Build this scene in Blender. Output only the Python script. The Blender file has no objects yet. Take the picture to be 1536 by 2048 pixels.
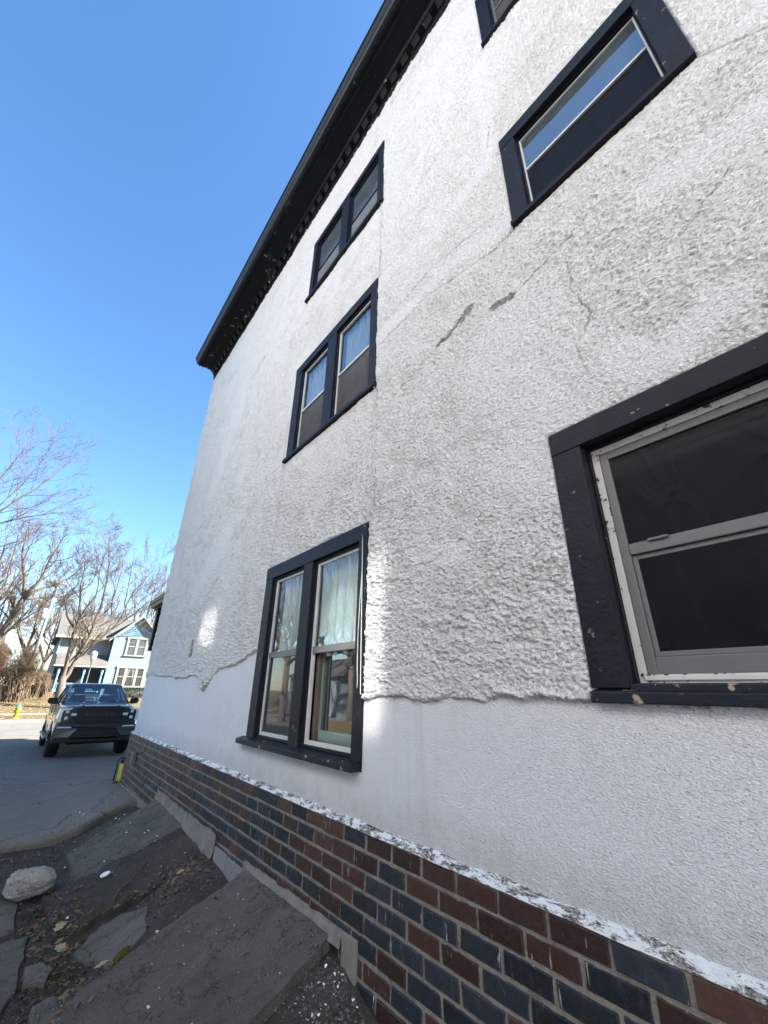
import bpy, bmesh, math, random
import numpy as np
from mathutils import Vector, Matrix
SC = bpy.context.scene
COL = SC.collection
R = math.radians
random.seed(7)

# ------------------------------------------------------------------ camera
CAM_Z = 1.6
cam = bpy.data.cameras.new('camera')
cam.sensor_fit = 'VERTICAL'; cam.sensor_height = 36.0
cam.lens = 36.0 * 821.97 / 2048.0
cam.clip_start = 0.02; cam.clip_end = 2000
cam_o = bpy.data.objects.new('camera', cam); COL.objects.link(cam_o)
def cam_matrix(yaw, pit, rol, loc):
    F = Vector((math.sin(yaw)*math.cos(pit), math.cos(yaw)*math.cos(pit), math.sin(pit)))
    Rt = Vector((math.cos(yaw), -math.sin(yaw), 0)); U = Rt.cross(F)
    c, s = math.cos(rol), math.sin(rol)
    r = c*Rt + s*U; u = -s*Rt + c*U
    m = Matrix(((r.x, u.x, -F.x, loc[0]), (r.y, u.y, -F.y, loc[1]), (r.z, u.z, -F.z, loc[2]), (0, 0, 0, 1)))
    return m
cam_o.matrix_world = cam_matrix(0.673921962, 0.412815051, 0.0163643814, (0, 0, CAM_Z))
SC.camera = cam_o

# ------------------------------------------------------------------ sky and sun
SUN_EL, SUN_AZ = 35.0, 120.0        # azimuth measured from +Y towards +X
SUN_STRENGTH, SKY_STRENGTH, EXPOSURE = 5.0, 0.070, 2.38
world = bpy.data.worlds.new('World'); SC.world = world
world.use_nodes = True
wn = world.node_tree.nodes; wl = world.node_tree.links
for n in list(wn): wn.remove(n)
sky = wn.new('ShaderNodeTexSky'); sky.sky_type = 'NISHITA'; sky.sun_disc = False
sky.sun_elevation = R(SUN_EL); sky.sun_rotation = R(SUN_AZ)
sky.air_density = 1.0; sky.dust_density = 0.3; sky.ozone_density = 3.0
bg = wn.new('ShaderNodeBackground'); bg.inputs['Strength'].default_value = SKY_STRENGTH
wo = wn.new('ShaderNodeOutputWorld')
hs = wn.new('ShaderNodeHueSaturation'); hs.inputs['Saturation'].default_value = 1.15; hs.inputs['Value'].default_value = 1.1
wl.new(sky.outputs['Color'], hs.inputs['Color']); wl.new(hs.outputs[0], bg.inputs['Color']); wl.new(bg.outputs[0], wo.inputs[0])
sl = bpy.data.lights.new('sun', 'SUN'); sl.energy = SUN_STRENGTH; sl.angle = R(0.53); sl.color = (1.0, 0.95, 0.87)
sun_o = bpy.data.objects.new('sun', sl); COL.objects.link(sun_o)
sd = Vector((math.sin(R(SUN_AZ))*math.cos(R(SUN_EL)), math.cos(R(SUN_AZ))*math.cos(R(SUN_EL)), math.sin(R(SUN_EL))))
sun_o.rotation_euler = sd.to_track_quat('Z', 'Y').to_euler()
sun_o.location = (20, -30, 40)
SC.view_settings.view_transform = 'Standard'
try: SC.view_settings.look = 'None'
except Exception: pass
SC.view_settings.exposure = EXPOSURE; SC.view_settings.gamma = 1.0
SC.view_settings.use_curve_mapping = False

# ------------------------------------------------------------------ helpers
def wloc(o):
    v = Vector((0, 0, 0))
    while o is not None:
        v += o.location; o = o.parent
    return v

class MB:
    """collects quads/polys in world coordinates"""
    def __init__(s): s.v = []; s.f = []; s.mi = []
    def add(s, vs, fs, mi=0):
        k = len(s.v); s.v.extend([tuple(p) for p in vs]); s.f.extend([tuple(i+k for i in f) for f in fs]); s.mi.extend([mi]*len(fs))
    def box(s, x0, x1, y0, y1, z0, z1, mi=0):
        s.add([(x0,y0,z0),(x1,y0,z0),(x1,y1,z0),(x0,y1,z0),(x0,y0,z1),(x1,y0,z1),(x1,y1,z1),(x0,y1,z1)],
              [(0,3,2,1),(4,5,6,7),(0,1,5,4),(1,2,6,5),(2,3,7,6),(3,0,4,7)], mi)
    def quad(s, a, b, c, d, mi=0): s.add([a,b,c,d], [(0,1,2,3)], mi)
    def poly(s, pts, mi=0): s.add(pts, [tuple(range(len(pts)))], mi)
    def prism(s, pts, off, mi=0):
        n = len(pts); o = Vector(off)
        vs = [tuple(p) for p in pts] + [tuple(Vector(p)+o) for p in pts]
        fs = [tuple(reversed(range(n))), tuple(range(n, 2*n))] + [(i, (i+1) % n, (i+1) % n + n, i+n) for i in range(n)]
        s.add(vs, fs, mi)
    def loft(s, rings, mi=0, closed=True, caps=True):
        n = len(rings[0]); vs = [p for r in rings for p in r]; fs = []
        for j in range(len(rings)-1):
            for i in range(n if closed else n-1):
                a = j*n+i; b = j*n+(i+1) % n
                fs.append((a, b, b+n, a+n))
        if caps:
            fs.append(tuple(reversed(range(n)))); k = (len(rings)-1)*n; fs.append(tuple(range(k, k+n)))
        s.add(vs, fs, mi)
    def tube(s, pts, radii, n=6, mi=0, caps=True):
        pts = [Vector(p) for p in pts]
        if not hasattr(radii, '__len__'): radii = [radii]*len(pts)
        rings = []
        t0 = (pts[1]-pts[0]).normalized()
        ref = Vector((0, 0, 1)) if abs(t0.z) < 0.9 else Vector((1, 0, 0))
        a = t0.cross(ref).normalized()
        for i, p in enumerate(pts):
            t = (pts[min(i+1, len(pts)-1)] - pts[max(i-1, 0)])
            t = t.normalized() if t.length > 1e-9 else t0
            a = (a - t*a.dot(t)); a = a.normalized() if a.length > 1e-6 else t.orthogonal().normalized()
            b = t.cross(a)
            rings.append([tuple(p + (a*math.cos(2*math.pi*k/n) + b*math.sin(2*math.pi*k/n))*radii[i]) for k in range(n)])
        s.loft(rings, mi, True, caps)
    def lathe(s, c, prof, n=12, mi=0, ax='z'):
        rings = []
        for (r, h) in prof:
            ring = []
            for k in range(n):
                q = 2*math.pi*k/n; x, y = r*math.cos(q), r*math.sin(q)
                if ax == 'z': ring.append((c[0]+x, c[1]+y, c[2]+h))
                elif ax == 'x': ring.append((c[0]+h, c[1]+x, c[2]+y))
                else: ring.append((c[0]+y, c[1]+h, c[2]+x))
            rings.append(ring)
        s.loft(rings, mi)
    def build(s, name, mat, parent=None, smooth=False, bevel=0.0):
        me = bpy.data.meshes.new(name)
        off = wloc(parent) if parent is not None else Vector((0, 0, 0))
        me.from_pydata([(p[0]-off.x, p[1]-off.y, p[2]-off.z) for p in s.v], [], s.f)
        mats = mat if isinstance(mat, (list, tuple)) else [mat]
        for m in mats: me.materials.append(m)
        if len(mats) > 1: me.polygons.foreach_set('material_index', s.mi)
        if smooth: me.polygons.foreach_set('use_smooth', [True]*len(me.polygons))
        me.update()
        o = bpy.data.objects.new(name, me); COL.objects.link(o)
        if parent is not None: o.parent = parent
        if bevel:
            b = o.modifiers.new('bevel', 'BEVEL'); b.width = bevel; b.segments = 2; b.limit_method = 'ANGLE'; b.angle_limit = R(40)
        return o

def empty(name, loc, parent=None):
    o = bpy.data.objects.new(name, None); COL.objects.link(o)
    off = wloc(parent) if parent is not None else Vector((0, 0, 0))
    o.location = Vector(loc) - off
    o.empty_display_size = 0.1
    if parent is not None: o.parent = parent
    return o
def tag(o, label, cat, group=None, kind=None):
    o['label'] = label; o['category'] = cat
    if group: o['group'] = group
    if kind: o['kind'] = kind
    return o
def thing(name, loc, label, cat, group=None): return tag(empty(name, loc), label, cat, group)
def structure(o, label=None):
    o['kind'] = 'structure'
    if label: o['label'] = label
    return o
def grid_mesh(name, P, mat, keep=None, parent=None, smooth=True, attr=None):
    """P: (n, m, 3) array of points -> mesh object; keep: (n-1, m-1) bool of quads kept"""
    n, m = P.shape[:2]
    off = wloc(parent) if parent is not None else Vector((0, 0, 0))
    V = (P.reshape(-1, 3) - np.array(off[:])).astype(np.float32)
    idx = np.arange(n*m).reshape(n, m)
    Q = np.stack([idx[:-1, :-1], idx[1:, :-1], idx[1:, 1:], idx[:-1, 1:]], -1)
    Q = Q[keep] if keep is not None else Q.reshape(-1, 4)
    used = np.zeros(n*m, bool); used[Q.ravel()] = True
    remap = np.cumsum(used)-1
    Q = remap[Q]; V = V[used]
    me = bpy.data.meshes.new(name)
    me.vertices.add(len(V)); me.vertices.foreach_set('co', V.ravel())
    me.loops.add(Q.size); me.loops.foreach_set('vertex_index', Q.ravel().astype(np.int32))
    me.polygons.add(len(Q)); me.polygons.foreach_set('loop_start', np.arange(0, Q.size, 4, dtype=np.int32))
    me.polygons.foreach_set('loop_total', np.full(len(Q), 4, np.int32))
    me.polygons.foreach_set('use_smooth', np.full(len(Q), smooth))
    me.update(calc_edges=True)
    if attr is not None:
        for k, a in attr.items():
            at = me.attributes.new(k, 'FLOAT', 'POINT'); at.data.foreach_set('value', a.reshape(-1)[used].astype(np.float32))
    me.materials.append(mat)
    o = bpy.data.objects.new(name, me); COL.objects.link(o)
    if parent is not None: o.parent = parent
    return o

# numpy noise
def hash2(ix, iy, seed):
    h = (ix.astype(np.int64)*374761393 + iy.astype(np.int64)*668265263 + seed*1442695041) & 0xFFFFFFFF
    h = ((h ^ (h >> 13))*1274126177) & 0xFFFFFFFF
    return ((h ^ (h >> 16)) & 0xFFFF)/65535.0
def perlin(x, y, seed=0):
    ix, iy = np.floor(x), np.floor(y); fx, fy = x-ix, y-iy
    def g(a, b):
        q = hash2(ix+a, iy+b, seed)*2*np.pi
        return np.cos(q)*(fx-a) + np.sin(q)*(fy-b)
    sx, sy = fx*fx*fx*(fx*(fx*6-15)+10), fy*fy*fy*(fy*(fy*6-15)+10)
    a = g(0, 0)*(1-sx)+g(1, 0)*sx; b = g(0, 1)*(1-sx)+g(1, 1)*sx
    return (a*(1-sy)+b*sy)*1.5
def fbm(x, y, seed=0, o=4, gain=.5):
    s = 0; a = 1.
    for i in range(o): s = s + a*perlin(x*2**i, y*2**i, seed+i*17); a *= gain
    return s
def sstep(a, b, x):
    t = np.clip((np.asarray(x, float)-a)/(b-a), 0, 1); return t*t*(3-2*t)

# ------------------------------------------------------------------ materials
def newmat(name):
    m = bpy.data.materials.new(name); m.use_nodes = True
    nt = m.node_tree
    for n in list(nt.nodes): nt.nodes.remove(n)
    out = nt.nodes.new('ShaderNodeOutputMaterial'); p = nt.nodes.new('ShaderNodeBsdfPrincipled')
    nt.links.new(p.outputs[0], out.inputs[0])
    return m, nt, p, out
def n_pos(nt, scale=(1, 1, 1)):
    g = nt.nodes.new('ShaderNodeNewGeometry'); mp = nt.nodes.new('ShaderNodeMapping')
    mp.inputs['Scale'].default_value = scale
    nt.links.new(g.outputs['Position'], mp.inputs['Vector']); return mp.outputs[0]
def n_noise(nt, vec, scale, detail=4, rough=.55, dist=0.0):
    n = nt.nodes.new('ShaderNodeTexNoise'); n.inputs['Scale'].default_value = scale
    n.inputs['Detail'].default_value = detail; n.inputs['Roughness'].default_value = rough; n.inputs['Distortion'].default_value = dist
    nt.links.new(vec, n.inputs['Vector']); return n.outputs['Fac']
def n_ramp(nt, fac, a, b, ca=(0, 0, 0, 1), cb=(1, 1, 1, 1)):
    r = nt.nodes.new('ShaderNodeValToRGB'); e = r.color_ramp.elements
    e[0].position = a; e[1].position = b; e[0].color = ca; e[1].color = cb
    nt.links.new(fac, r.inputs[0]); return r.outputs[0]
def n_mix(nt, fac, a, b, mode='MIX'):
    x = nt.nodes.new('ShaderNodeMix'); x.data_type = 'RGBA'; x.blend_type = mode
    for i, v in ((0, fac), (6, a), (7, b)):
        if hasattr(v, 'is_output'): nt.links.new(v, x.inputs[i])
        elif i == 0: x.inputs[0].default_value = v
        else: x.inputs[i].default_value = (*v, 1) if len(v) == 3 else v
    return x.outputs[2]
def n_math(nt, op, a, b=None):
    x = nt.nodes.new('ShaderNodeMath'); x.operation = op
    for i, v in ((0, a), (1, b)):
        if v is None: continue
        if hasattr(v, 'is_output'): nt.links.new(v, x.inputs[i])
        else: x.inputs[i].default_value = v
    return x.outputs[0]
def n_bump(nt, h, strength, dist, prev=None):
    b = nt.nodes.new('ShaderNodeBump'); b.inputs['Strength'].default_value = strength; b.inputs['Distance'].default_value = dist
    nt.links.new(h, b.inputs['Height'])
    if prev is not None: nt.links.new(prev, b.inputs['Normal'])
    return b.outputs[0]
def simple(name, c, rough=.7, var=.25, scale=4., bump=0.0, bscale=60., spec=.35, metal=0., c2=None, thr=(.45, .7), c2scale=None, rnd=0.0):
    m, nt, p, out = newmat(name)
    pos = n_pos(nt)
    n1 = n_noise(nt, pos, scale, 5)
    lo = tuple(max(0, x*(1-var)) for x in c); hi = tuple(min(1, x*(1+var)) for x in c)
    col = n_mix(nt, n1, lo, hi)
    if c2 is not None:
        n2 = n_noise(nt, pos, c2scale or scale*2.3, 7, .65)
        col = n_mix(nt, n_ramp(nt, n2, *thr), col, c2)
    if rnd:
        oi = nt.nodes.new('ShaderNodeObjectInfo')
        k = n_math(nt, 'ADD', n_math(nt, 'MULTIPLY', oi.outputs['Random'], 2*rnd), 1-rnd)
        hs = nt.nodes.new('ShaderNodeHueSaturation'); nt.links.new(col, hs.inputs['Color']); nt.links.new(k, hs.inputs['Value'])
        col = hs.outputs[0]
    nt.links.new(col, p.inputs['Base Color'])
    p.inputs['Roughness'].default_value = rough; p.inputs['Specular IOR Level'].default_value = spec; p.inputs['Metallic'].default_value = metal
    if bump:
        nt.links.new(n_bump(nt, n_noise(nt, pos, bscale, 6, .6), 1.0, bump), p.inputs['Normal'])
    return m
M = {}
# ---- stucco: white paint over plaster, beige dirt in its own streaks and pit shade in the colour
def stucco_mat(name, s1, d1, s2, d2, dirt, attr=False, base=(.87, .85, .825)):
    m, nt, p, out = newmat(name)
    pos = n_pos(nt)
    col = n_mix(nt, n_noise(nt, pos, 1.1, 5, .6), tuple(x*.94 for x in base), tuple(min(1, x*1.03) for x in base))
    streak = n_noise(nt, n_pos(nt, (1, 2.2, .35)), 2.6, 6, .65, .4)
    col = n_mix(nt, n_math(nt, 'MULTIPLY', n_ramp(nt, streak, .52, .78), .22), col, (.68, .63, .57))
    # slanting throw of the coat: y and z are mixed by rotating the mapping
    g = nt.nodes.new('ShaderNodeNewGeometry'); mp = nt.nodes.new('ShaderNodeMapping'); mp.inputs['Rotation'].default_value = (R(-9), 0, 0); mp.inputs['Scale'].default_value = (1, .62, 1.3)
    nt.links.new(g.outputs['Position'], mp.inputs['Vector'])
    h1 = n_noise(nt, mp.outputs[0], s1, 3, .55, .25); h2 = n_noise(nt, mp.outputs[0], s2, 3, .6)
    # pit shade put into the colour where the bump is low; 'dirt' scales it
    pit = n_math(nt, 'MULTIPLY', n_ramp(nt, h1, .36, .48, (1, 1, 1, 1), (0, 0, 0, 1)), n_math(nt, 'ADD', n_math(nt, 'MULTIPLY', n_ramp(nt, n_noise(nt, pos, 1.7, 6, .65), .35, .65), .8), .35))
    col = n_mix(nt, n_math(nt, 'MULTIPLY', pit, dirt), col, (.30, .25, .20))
    if attr:
        a = nt.nodes.new('ShaderNodeAttribute'); a.attribute_name = 'stain_shade'
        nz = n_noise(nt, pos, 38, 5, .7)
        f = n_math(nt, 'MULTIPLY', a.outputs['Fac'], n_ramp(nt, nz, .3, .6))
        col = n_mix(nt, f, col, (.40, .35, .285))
        c = nt.nodes.new('ShaderNodeAttribute'); c.attribute_name = 'bare'
        col = n_mix(nt, c.outputs['Fac'], col, n_mix(nt, n_noise(nt, pos, 55, 6, .7), (.15, .13, .11), (.46, .42, .37)))
    else:
        # splashed soil above the brick, rain streaks and a few hairline cracks
        sx = nt.nodes.new('ShaderNodeSeparateXYZ'); nt.links.new(pos, sx.inputs[0])
        low = n_ramp(nt, n_math(nt, 'SUBTRACT', sx.outputs[2], n_math(nt, 'MULTIPLY', n_noise(nt, pos, 5, 5, .7), .35)), .76, .95, (1, 1, 1, 1), (0, 0, 0, 1))
        col = n_mix(nt, n_math(nt, 'MULTIPLY', n_math(nt, 'MULTIPLY', low, n_noise(nt, pos, 30, 5, .7)), .75), col, (.38, .36, .33))
        dr = n_noise(nt, n_pos(nt, (1, 1, .06)), 9, 4, .6, .3)
        col = n_mix(nt, n_math(nt, 'MULTIPLY', n_ramp(nt, dr, .56, .75), .35), col, (.52, .51, .50))
        vo = nt.nodes.new('ShaderNodeTexVoronoi'); vo.feature = 'DISTANCE_TO_EDGE'; vo.inputs['Scale'].default_value = 1.1
        wv = nt.nodes.new('ShaderNodeVectorMath'); wv.operation = 'ADD'; nz_ = nt.nodes.new('ShaderNodeTexNoise'); nz_.inputs['Scale'].default_value = 4; nz_.inputs['Detail'].default_value = 8
        nt.links.new(pos, nz_.inputs['Vector']); nt.links.new(pos, wv.inputs[0]); nt.links.new(nz_.outputs['Color'], wv.inputs[1]); nt.links.new(wv.outputs[0], vo.inputs['Vector'])
        ck = n_math(nt, 'MULTIPLY', n_ramp(nt, vo.outputs['Distance'], .0012, .0035, (1, 1, 1, 1), (0, 0, 0, 1)), n_ramp(nt, n_noise(nt, pos, .8, 2), .50, .58))
        col = n_mix(nt, n_math(nt, 'MULTIPLY', ck, .55), col, (.25, .23, .21))
    nt.links.new(col, p.inputs['Base Color']); p.inputs['Roughness'].default_value = .75; p.inputs['Specular IOR Level'].default_value = .22
    nrm = n_bump(nt, h1, 1.0, d1); nrm = n_bump(nt, h2, 1.0, d2, nrm)
    nt.links.new(nrm, p.inputs['Normal'])
    return m
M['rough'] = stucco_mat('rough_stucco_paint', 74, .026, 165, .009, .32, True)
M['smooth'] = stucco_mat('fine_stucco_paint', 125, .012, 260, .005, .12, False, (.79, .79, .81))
M['black'] = simple('black_trim_paint', (.0080, .0094, .0138), .5, .65, 13, .004, 55, .22, c2=(.20, .17, .14), thr=(.665, .69), c2scale=16)
M['black_peel'] = simple('peeling_black_paint', (.012, .014, .020), .5, .3, 9, .002, 120, .25, c2=(.34, .27, .19), thr=(.60, .62), c2scale=11)
M['cornice'] = simple('cornice_paint', (.0042, .0047, .006), .5, .3, 6, .002, 80, .15, c2=(.17, .155, .125), thr=(.645, .66), c2scale=5.2)
M['gutter'] = simple('gutter_enamel', (.010, .011, .012), .40, .25, 7, .0015, 20, .3, c2=(.10, .09, .08), thr=(.66, .70), c2scale=17)
M['alu'] = simple('grey_storm_frame', (.125, .118, .115), .45, .12, 12, .0006, 200, .5, c2=(.16, .14, .12), thr=(.62, .75), c2scale=20)
M['alu_white'] = simple('white_storm_frame', (.50, .49, .47), .45, .12, 12, .0006, 200, .4, c2=(.30, .26, .23), thr=(.66, .74), c2scale=25)
M['flaky'] = simple('flaking_white_paint', (.52, .49, .47), .6, .15, 12, .002, 90, .3, c2=(.03, .028, .027), thr=(.58, .61), c2scale=26)
M['wood_dark'] = simple('bare_dark_wood', (.06, .045, .033), .7, .4, 18, .002, 70, .3)
M['room'] = simple('dark_room', (.03, .03, .034), .9, .2, 2)
M['curtain'] = simple('pale_curtain', (.70, .72, .74), .9, .2, 3)
M['blind_in'] = simple('grey_roller_blind', (.26, .29, .34), .9, .2, 3)
M['wire'] = simple('pale_wire', (.45, .43, .40), .6, .2, 5)
M['sash_green'] = simple('old_inner_sash', (.085, .12, .115), .5, .25, 8, .001, 90, .4, c2=(.3, .32, .31), thr=(.6, .66), c2scale=18)
def glass_mat(name, tint, ior, dirt=.06):
    m, nt, p, out = newmat(name); nt.nodes.remove(p)
    fr = nt.nodes.new('ShaderNodeFresnel'); fr.inputs['IOR'].default_value = ior
    gl = nt.nodes.new('ShaderNodeBsdfGlossy'); gl.inputs['Roughness'].default_value = .004
    tr = nt.nodes.new('ShaderNodeBsdfTransparent'); tr.inputs[0].default_value = (*tint, 1)
    df = nt.nodes.new('ShaderNodeBsdfDiffuse'); df.inputs[0].default_value = (.5, .5, .48, 1)
    mx = nt.nodes.new('ShaderNodeMixShader'); gb = nt.nodes.new('ShaderNodeNewGeometry'); nt.links.new(n_math(nt, 'MULTIPLY', fr.outputs[0], n_math(nt, 'SUBTRACT', 1.0, gb.outputs['Backfacing'])), mx.inputs[0]); nt.links.new(tr.outputs[0], mx.inputs[1]); nt.links.new(gl.outputs[0], mx.inputs[2])
    m2 = nt.nodes.new('ShaderNodeMixShader')
    n = n_noise(nt, n_pos(nt, (1, 1, .35)), 14, 8, .75)
    d = n_math(nt, 'MULTIPLY', n_ramp(nt, n, .35, .8), dirt)
    nt.links.new(d, m2.inputs[0]); nt.links.new(mx.outputs[0], m2.inputs[1]); nt.links.new(df.outputs[0], m2.inputs[2])
    wob = n_bump(nt, n_noise(nt, n_pos(nt), 2.2, 2, .4), .03, .02)
    nt.links.new(wob, gl.inputs['Normal'])
    nt.links.new(m2.outputs[0], out.inputs[0])
    return m
M['glass'] = glass_mat('double_glass', (.82, .86, .86), 6.5)
M['glass_low'] = glass_mat('old_glass', (.80, .86, .85), 2.6, .10)
M['glass_far'] = glass_mat('plain_glass', (.75, .78, .78), 1.6, .05)
def screen_mat(name, c, alpha, glossy=0.0):
    m, nt, p, out = newmat(name)
    pos = n_pos(nt)
    nt.links.new(n_mix(nt, n_noise(nt, n_pos(nt, (1, 1, .6)), 5, 5, .6, 1.2), tuple(x*.65 for x in c), tuple(x*1.35 for x in c)), p.inputs['Base Color'])
    p.inputs['Roughness'].default_value = .55; p.inputs['Alpha'].default_value = alpha; p.inputs['Specular IOR Level'].default_value = .12
    wv = n_noise(nt, n_pos(nt, (1, 1.4, .8)), 4.5, 2, .5, 1.0)
    nt.links.new(n_bump(nt, wv, .6, .03), p.inputs['Normal'])
    if glossy:
        gl = nt.nodes.new('ShaderNodeBsdfGlossy'); gl.inputs['Roughness'].default_value = .02; gl.inputs['Color'].default_value = (.9, .9, .9, 1)
        fr = nt.nodes.new('ShaderNodeFresnel'); fr.inputs['IOR'].default_value = glossy
        mx = nt.nodes.new('ShaderNodeMixShader'); nt.links.new(fr.outputs[0], mx.inputs[0]); nt.links.new(p.outputs[0], mx.inputs[1]); nt.links.new(gl.outputs[0], mx.inputs[2])
        nt.links.new(mx.outputs[0], out.inputs[0])
    return m
M['screen_brown'] = screen_mat('brown_insect_screen', (.075, .068, .06), .9)
M['screen_grey'] = screen_mat('grey_insect_screen', (.16, .165, .17), .9)
M['screen_low'] = screen_mat('fine_insect_screen', (.07, .07, .072), .7, 1.55)
M['dark_pane'] = screen_mat('dark_screened_pane', (.004, .005, .006), .985, 1.10)

def brick_mat(name, c, c2):
    m, nt, p, out = newmat(name)
    pos = n_pos(nt)
    oi = nt.nodes.new('ShaderNodeObjectInfo')
    col = n_mix(nt, n_noise(nt, pos, 24, 6, .7), tuple(x*.6 for x in c), tuple(x*1.5 for x in c))
    hs = nt.nodes.new('ShaderNodeHueSaturation'); nt.links.new(col, hs.inputs['Color'])
    nt.links.new(n_math(nt, 'ADD', n_math(nt, 'MULTIPLY', oi.outputs['Random'], .9), .55), hs.inputs['Value'])
    col = n_mix(nt, n_ramp(nt, n_noise(nt, n_pos(nt, (1, 1, .3)), 30, 6, .7), .56, .80), hs.outputs[0], c2)
    drip = n_noise(nt, n_pos(nt, (1, 1, .12)), 75, 3, .6)
    blob = n_noise(nt, pos, 7, 3, .5)
    f = n_math(nt, 'MULTIPLY', n_ramp(nt, drip, .67, .70), n_ramp(nt, blob, .46, .62))
    col = n_mix(nt, f, col, (.50, .50, .50))
    nt.links.new(col, p.inputs['Base Color']); p.inputs['Specular IOR Level'].default_value = .4
    nt.links.new(n_ramp(nt, n_noise(nt, pos, 40, 4), .3, .7, (.32,)*3+(1,), (.62,)*3+(1,)), p.inputs['Roughness'])
    nrm = n_bump(nt, n_noise(nt, pos, 90, 5, .65), .8, .003)
    nrm = n_bump(nt, n_noise(nt, n_pos(nt, (1, 1, .25)), 60, 3, .6), .5, .003, nrm)
    nt.links.new(nrm, p.inputs['Normal'])
    return m
M['brick_blue'] = brick_mat('blue_black_glazed_brick', (.019, .022, .029), (.060, .060, .062))
M['brick_red'] = brick_mat('brown_red_brick', (.052, .025, .019), (.045, .033, .03))
M['mortar'] = simple('grey_mortar', (.21, .19, .165), .95, .45, 18, .006, 90, .2, c2=(.07, .062, .055), thr=(.52, .75), c2scale=9)
M['fillet'] = simple('smeared_mortar', (.20, .185, .16), .95, .22, 10, .004, 60, .2, c2=(.13, .12, .11), thr=(.5, .7), c2scale=6)
def ledge_mat():
    m, nt, p, out = newmat('weathered_ledge')
    pos = n_pos(nt, (1, .6, 1.4))
    col = n_mix(nt, n_ramp(nt, n_noise(nt, pos, 95, 8, .75), .45, .55), (.03, .03, .026), (.30, .29, .26))
    col = n_mix(nt, n_ramp(nt, n_noise(nt, n_pos(nt, (1, .45, 1.6)), 17, 12, .82, .6), .485, .505), col, (.74, .75, .76))
    nt.links.new(col, p.inputs['Base Color']); p.inputs['Roughness'].default_value = .9
    nt.links.new(n_bump(nt, n_noise(nt, pos, 90, 6, .7), 1., .008), p.inputs['Normal'])
    return m
M['ledge'] = ledge_mat()
M['block'] = simple('cement_block', (.22, .22, .22), .95, .12, 14, .002, 120, .2)
M['slab'] = None
def slab_mat(name, c, moss=.6, chips=True):
    m, nt, p, out = newmat(name)
    pos = n_pos(nt)
    col = n_mix(nt, n_noise(nt, pos, 3.2, 8, .68, .5), tuple(x*.35 for x in c), tuple(x*1.75 for x in c))
    st = n_noise(nt, n_pos(nt, (.8, 1.5, 1)), 4.2, 7, .7, .6)
    col = n_mix(nt, n_math(nt, 'MULTIPLY', n_ramp(nt, st, .54, .72), .45), col, tuple(x*.32 for x in c))
    gr = n_noise(nt, pos, 120, 4, .7)
    col = n_mix(nt, n_ramp(nt, gr, .55, .72), col, tuple(min(1, x*2.0) for x in c))
    gr2 = n_noise(nt, pos, 85, 4, .7)
    col = n_mix(nt, n_ramp(nt, gr2, .60, .70), col, tuple(x*.35 for x in c))
    ms = n_noise(nt, pos, 2.3, 6, .7)
    col = n_mix(nt, n_math(nt, 'MULTIPLY', n_ramp(nt, ms, .55, .75), moss), col, (.045, .055, .028))
    if chips:
        v = nt.nodes.new('ShaderNodeTexVoronoi'); v.inputs['Scale'].default_value = 34; nt.links.new(pos, v.inputs['Vector'])
        ck = n_ramp(nt, v.outputs['Distance'], .055, .075, (1, 1, 1, 1), (0, 0, 0, 1))
        ck = n_math(nt, 'MULTIPLY', ck, n_ramp(nt, n_noise(nt, pos, 3.1, 2), .58, .62))
        col = n_mix(nt, ck, col, (.5, .5, .48))
    nt.links.new(col, p.inputs['Base Color']); p.inputs['Roughness'].default_value = .93; p.inputs['Specular IOR Level'].default_value = .2
    vo = nt.nodes.new('ShaderNodeTexVoronoi'); vo.feature = 'DISTANCE_TO_EDGE'; vo.inputs['Scale'].default_value = 1.35
    wv = nt.nodes.new('ShaderNodeVectorMath'); wv.operation = 'ADD'; nz = nt.nodes.new('ShaderNodeTexNoise'); nz.inputs['Scale'].default_value = 5; nz.inputs['Detail'].default_value = 8
    nt.links.new(pos, nz.inputs['Vector']); nt.links.new(pos, wv.inputs[0]); nt.links.new(nz.outputs['Color'], wv.inputs[1]); nt.links.new(wv.outputs[0], vo.inputs['Vector'])
    ck = n_ramp(nt, vo.outputs['Distance'], .003, .014, (1, 1, 1, 1), (0, 0, 0, 1))
    col = n_mix(nt, n_math(nt, 'MULTIPLY', ck, .7), col, tuple(x*.25 for x in c))
    vp = nt.nodes.new('ShaderNodeTexVoronoi'); vp.inputs['Scale'].default_value = 60; nt.links.new(pos, vp.inputs['Vector'])
    pit = n_math(nt, 'MULTIPLY', n_ramp(nt, vp.outputs['Distance'], .10, .22, (1, 1, 1, 1), (0, 0, 0, 1)), n_ramp(nt, n_noise(nt, pos, 6, 4), .45, .6))
    col = n_mix(nt, n_math(nt, 'MULTIPLY', pit, .75), col, tuple(x*.22 for x in c))
    nt.links.new(col, p.inputs['Base Color'])
    nrm = n_bump(nt, n_noise(nt, pos, 22, 10, .75), 1., .022)
    nrm = n_bump(nt, n_noise(nt, pos, 110, 4, .7), 1., .005, nrm)
    nt.links.new(nrm, p.inputs['Normal'])
    return m
M['slab'] = slab_mat('weathered_slab_concrete', (.118, .110, .094))
M['dirt'] = slab_mat('gravelly_dirt', (.066, .060, .051), .75)
M['flag'] = slab_mat('flagstone_surface', (.145, .135, .118), .35, False)
M['stone'] = slab_mat('pale_limestone', (.36, .345, .31), .15, False)
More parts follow.
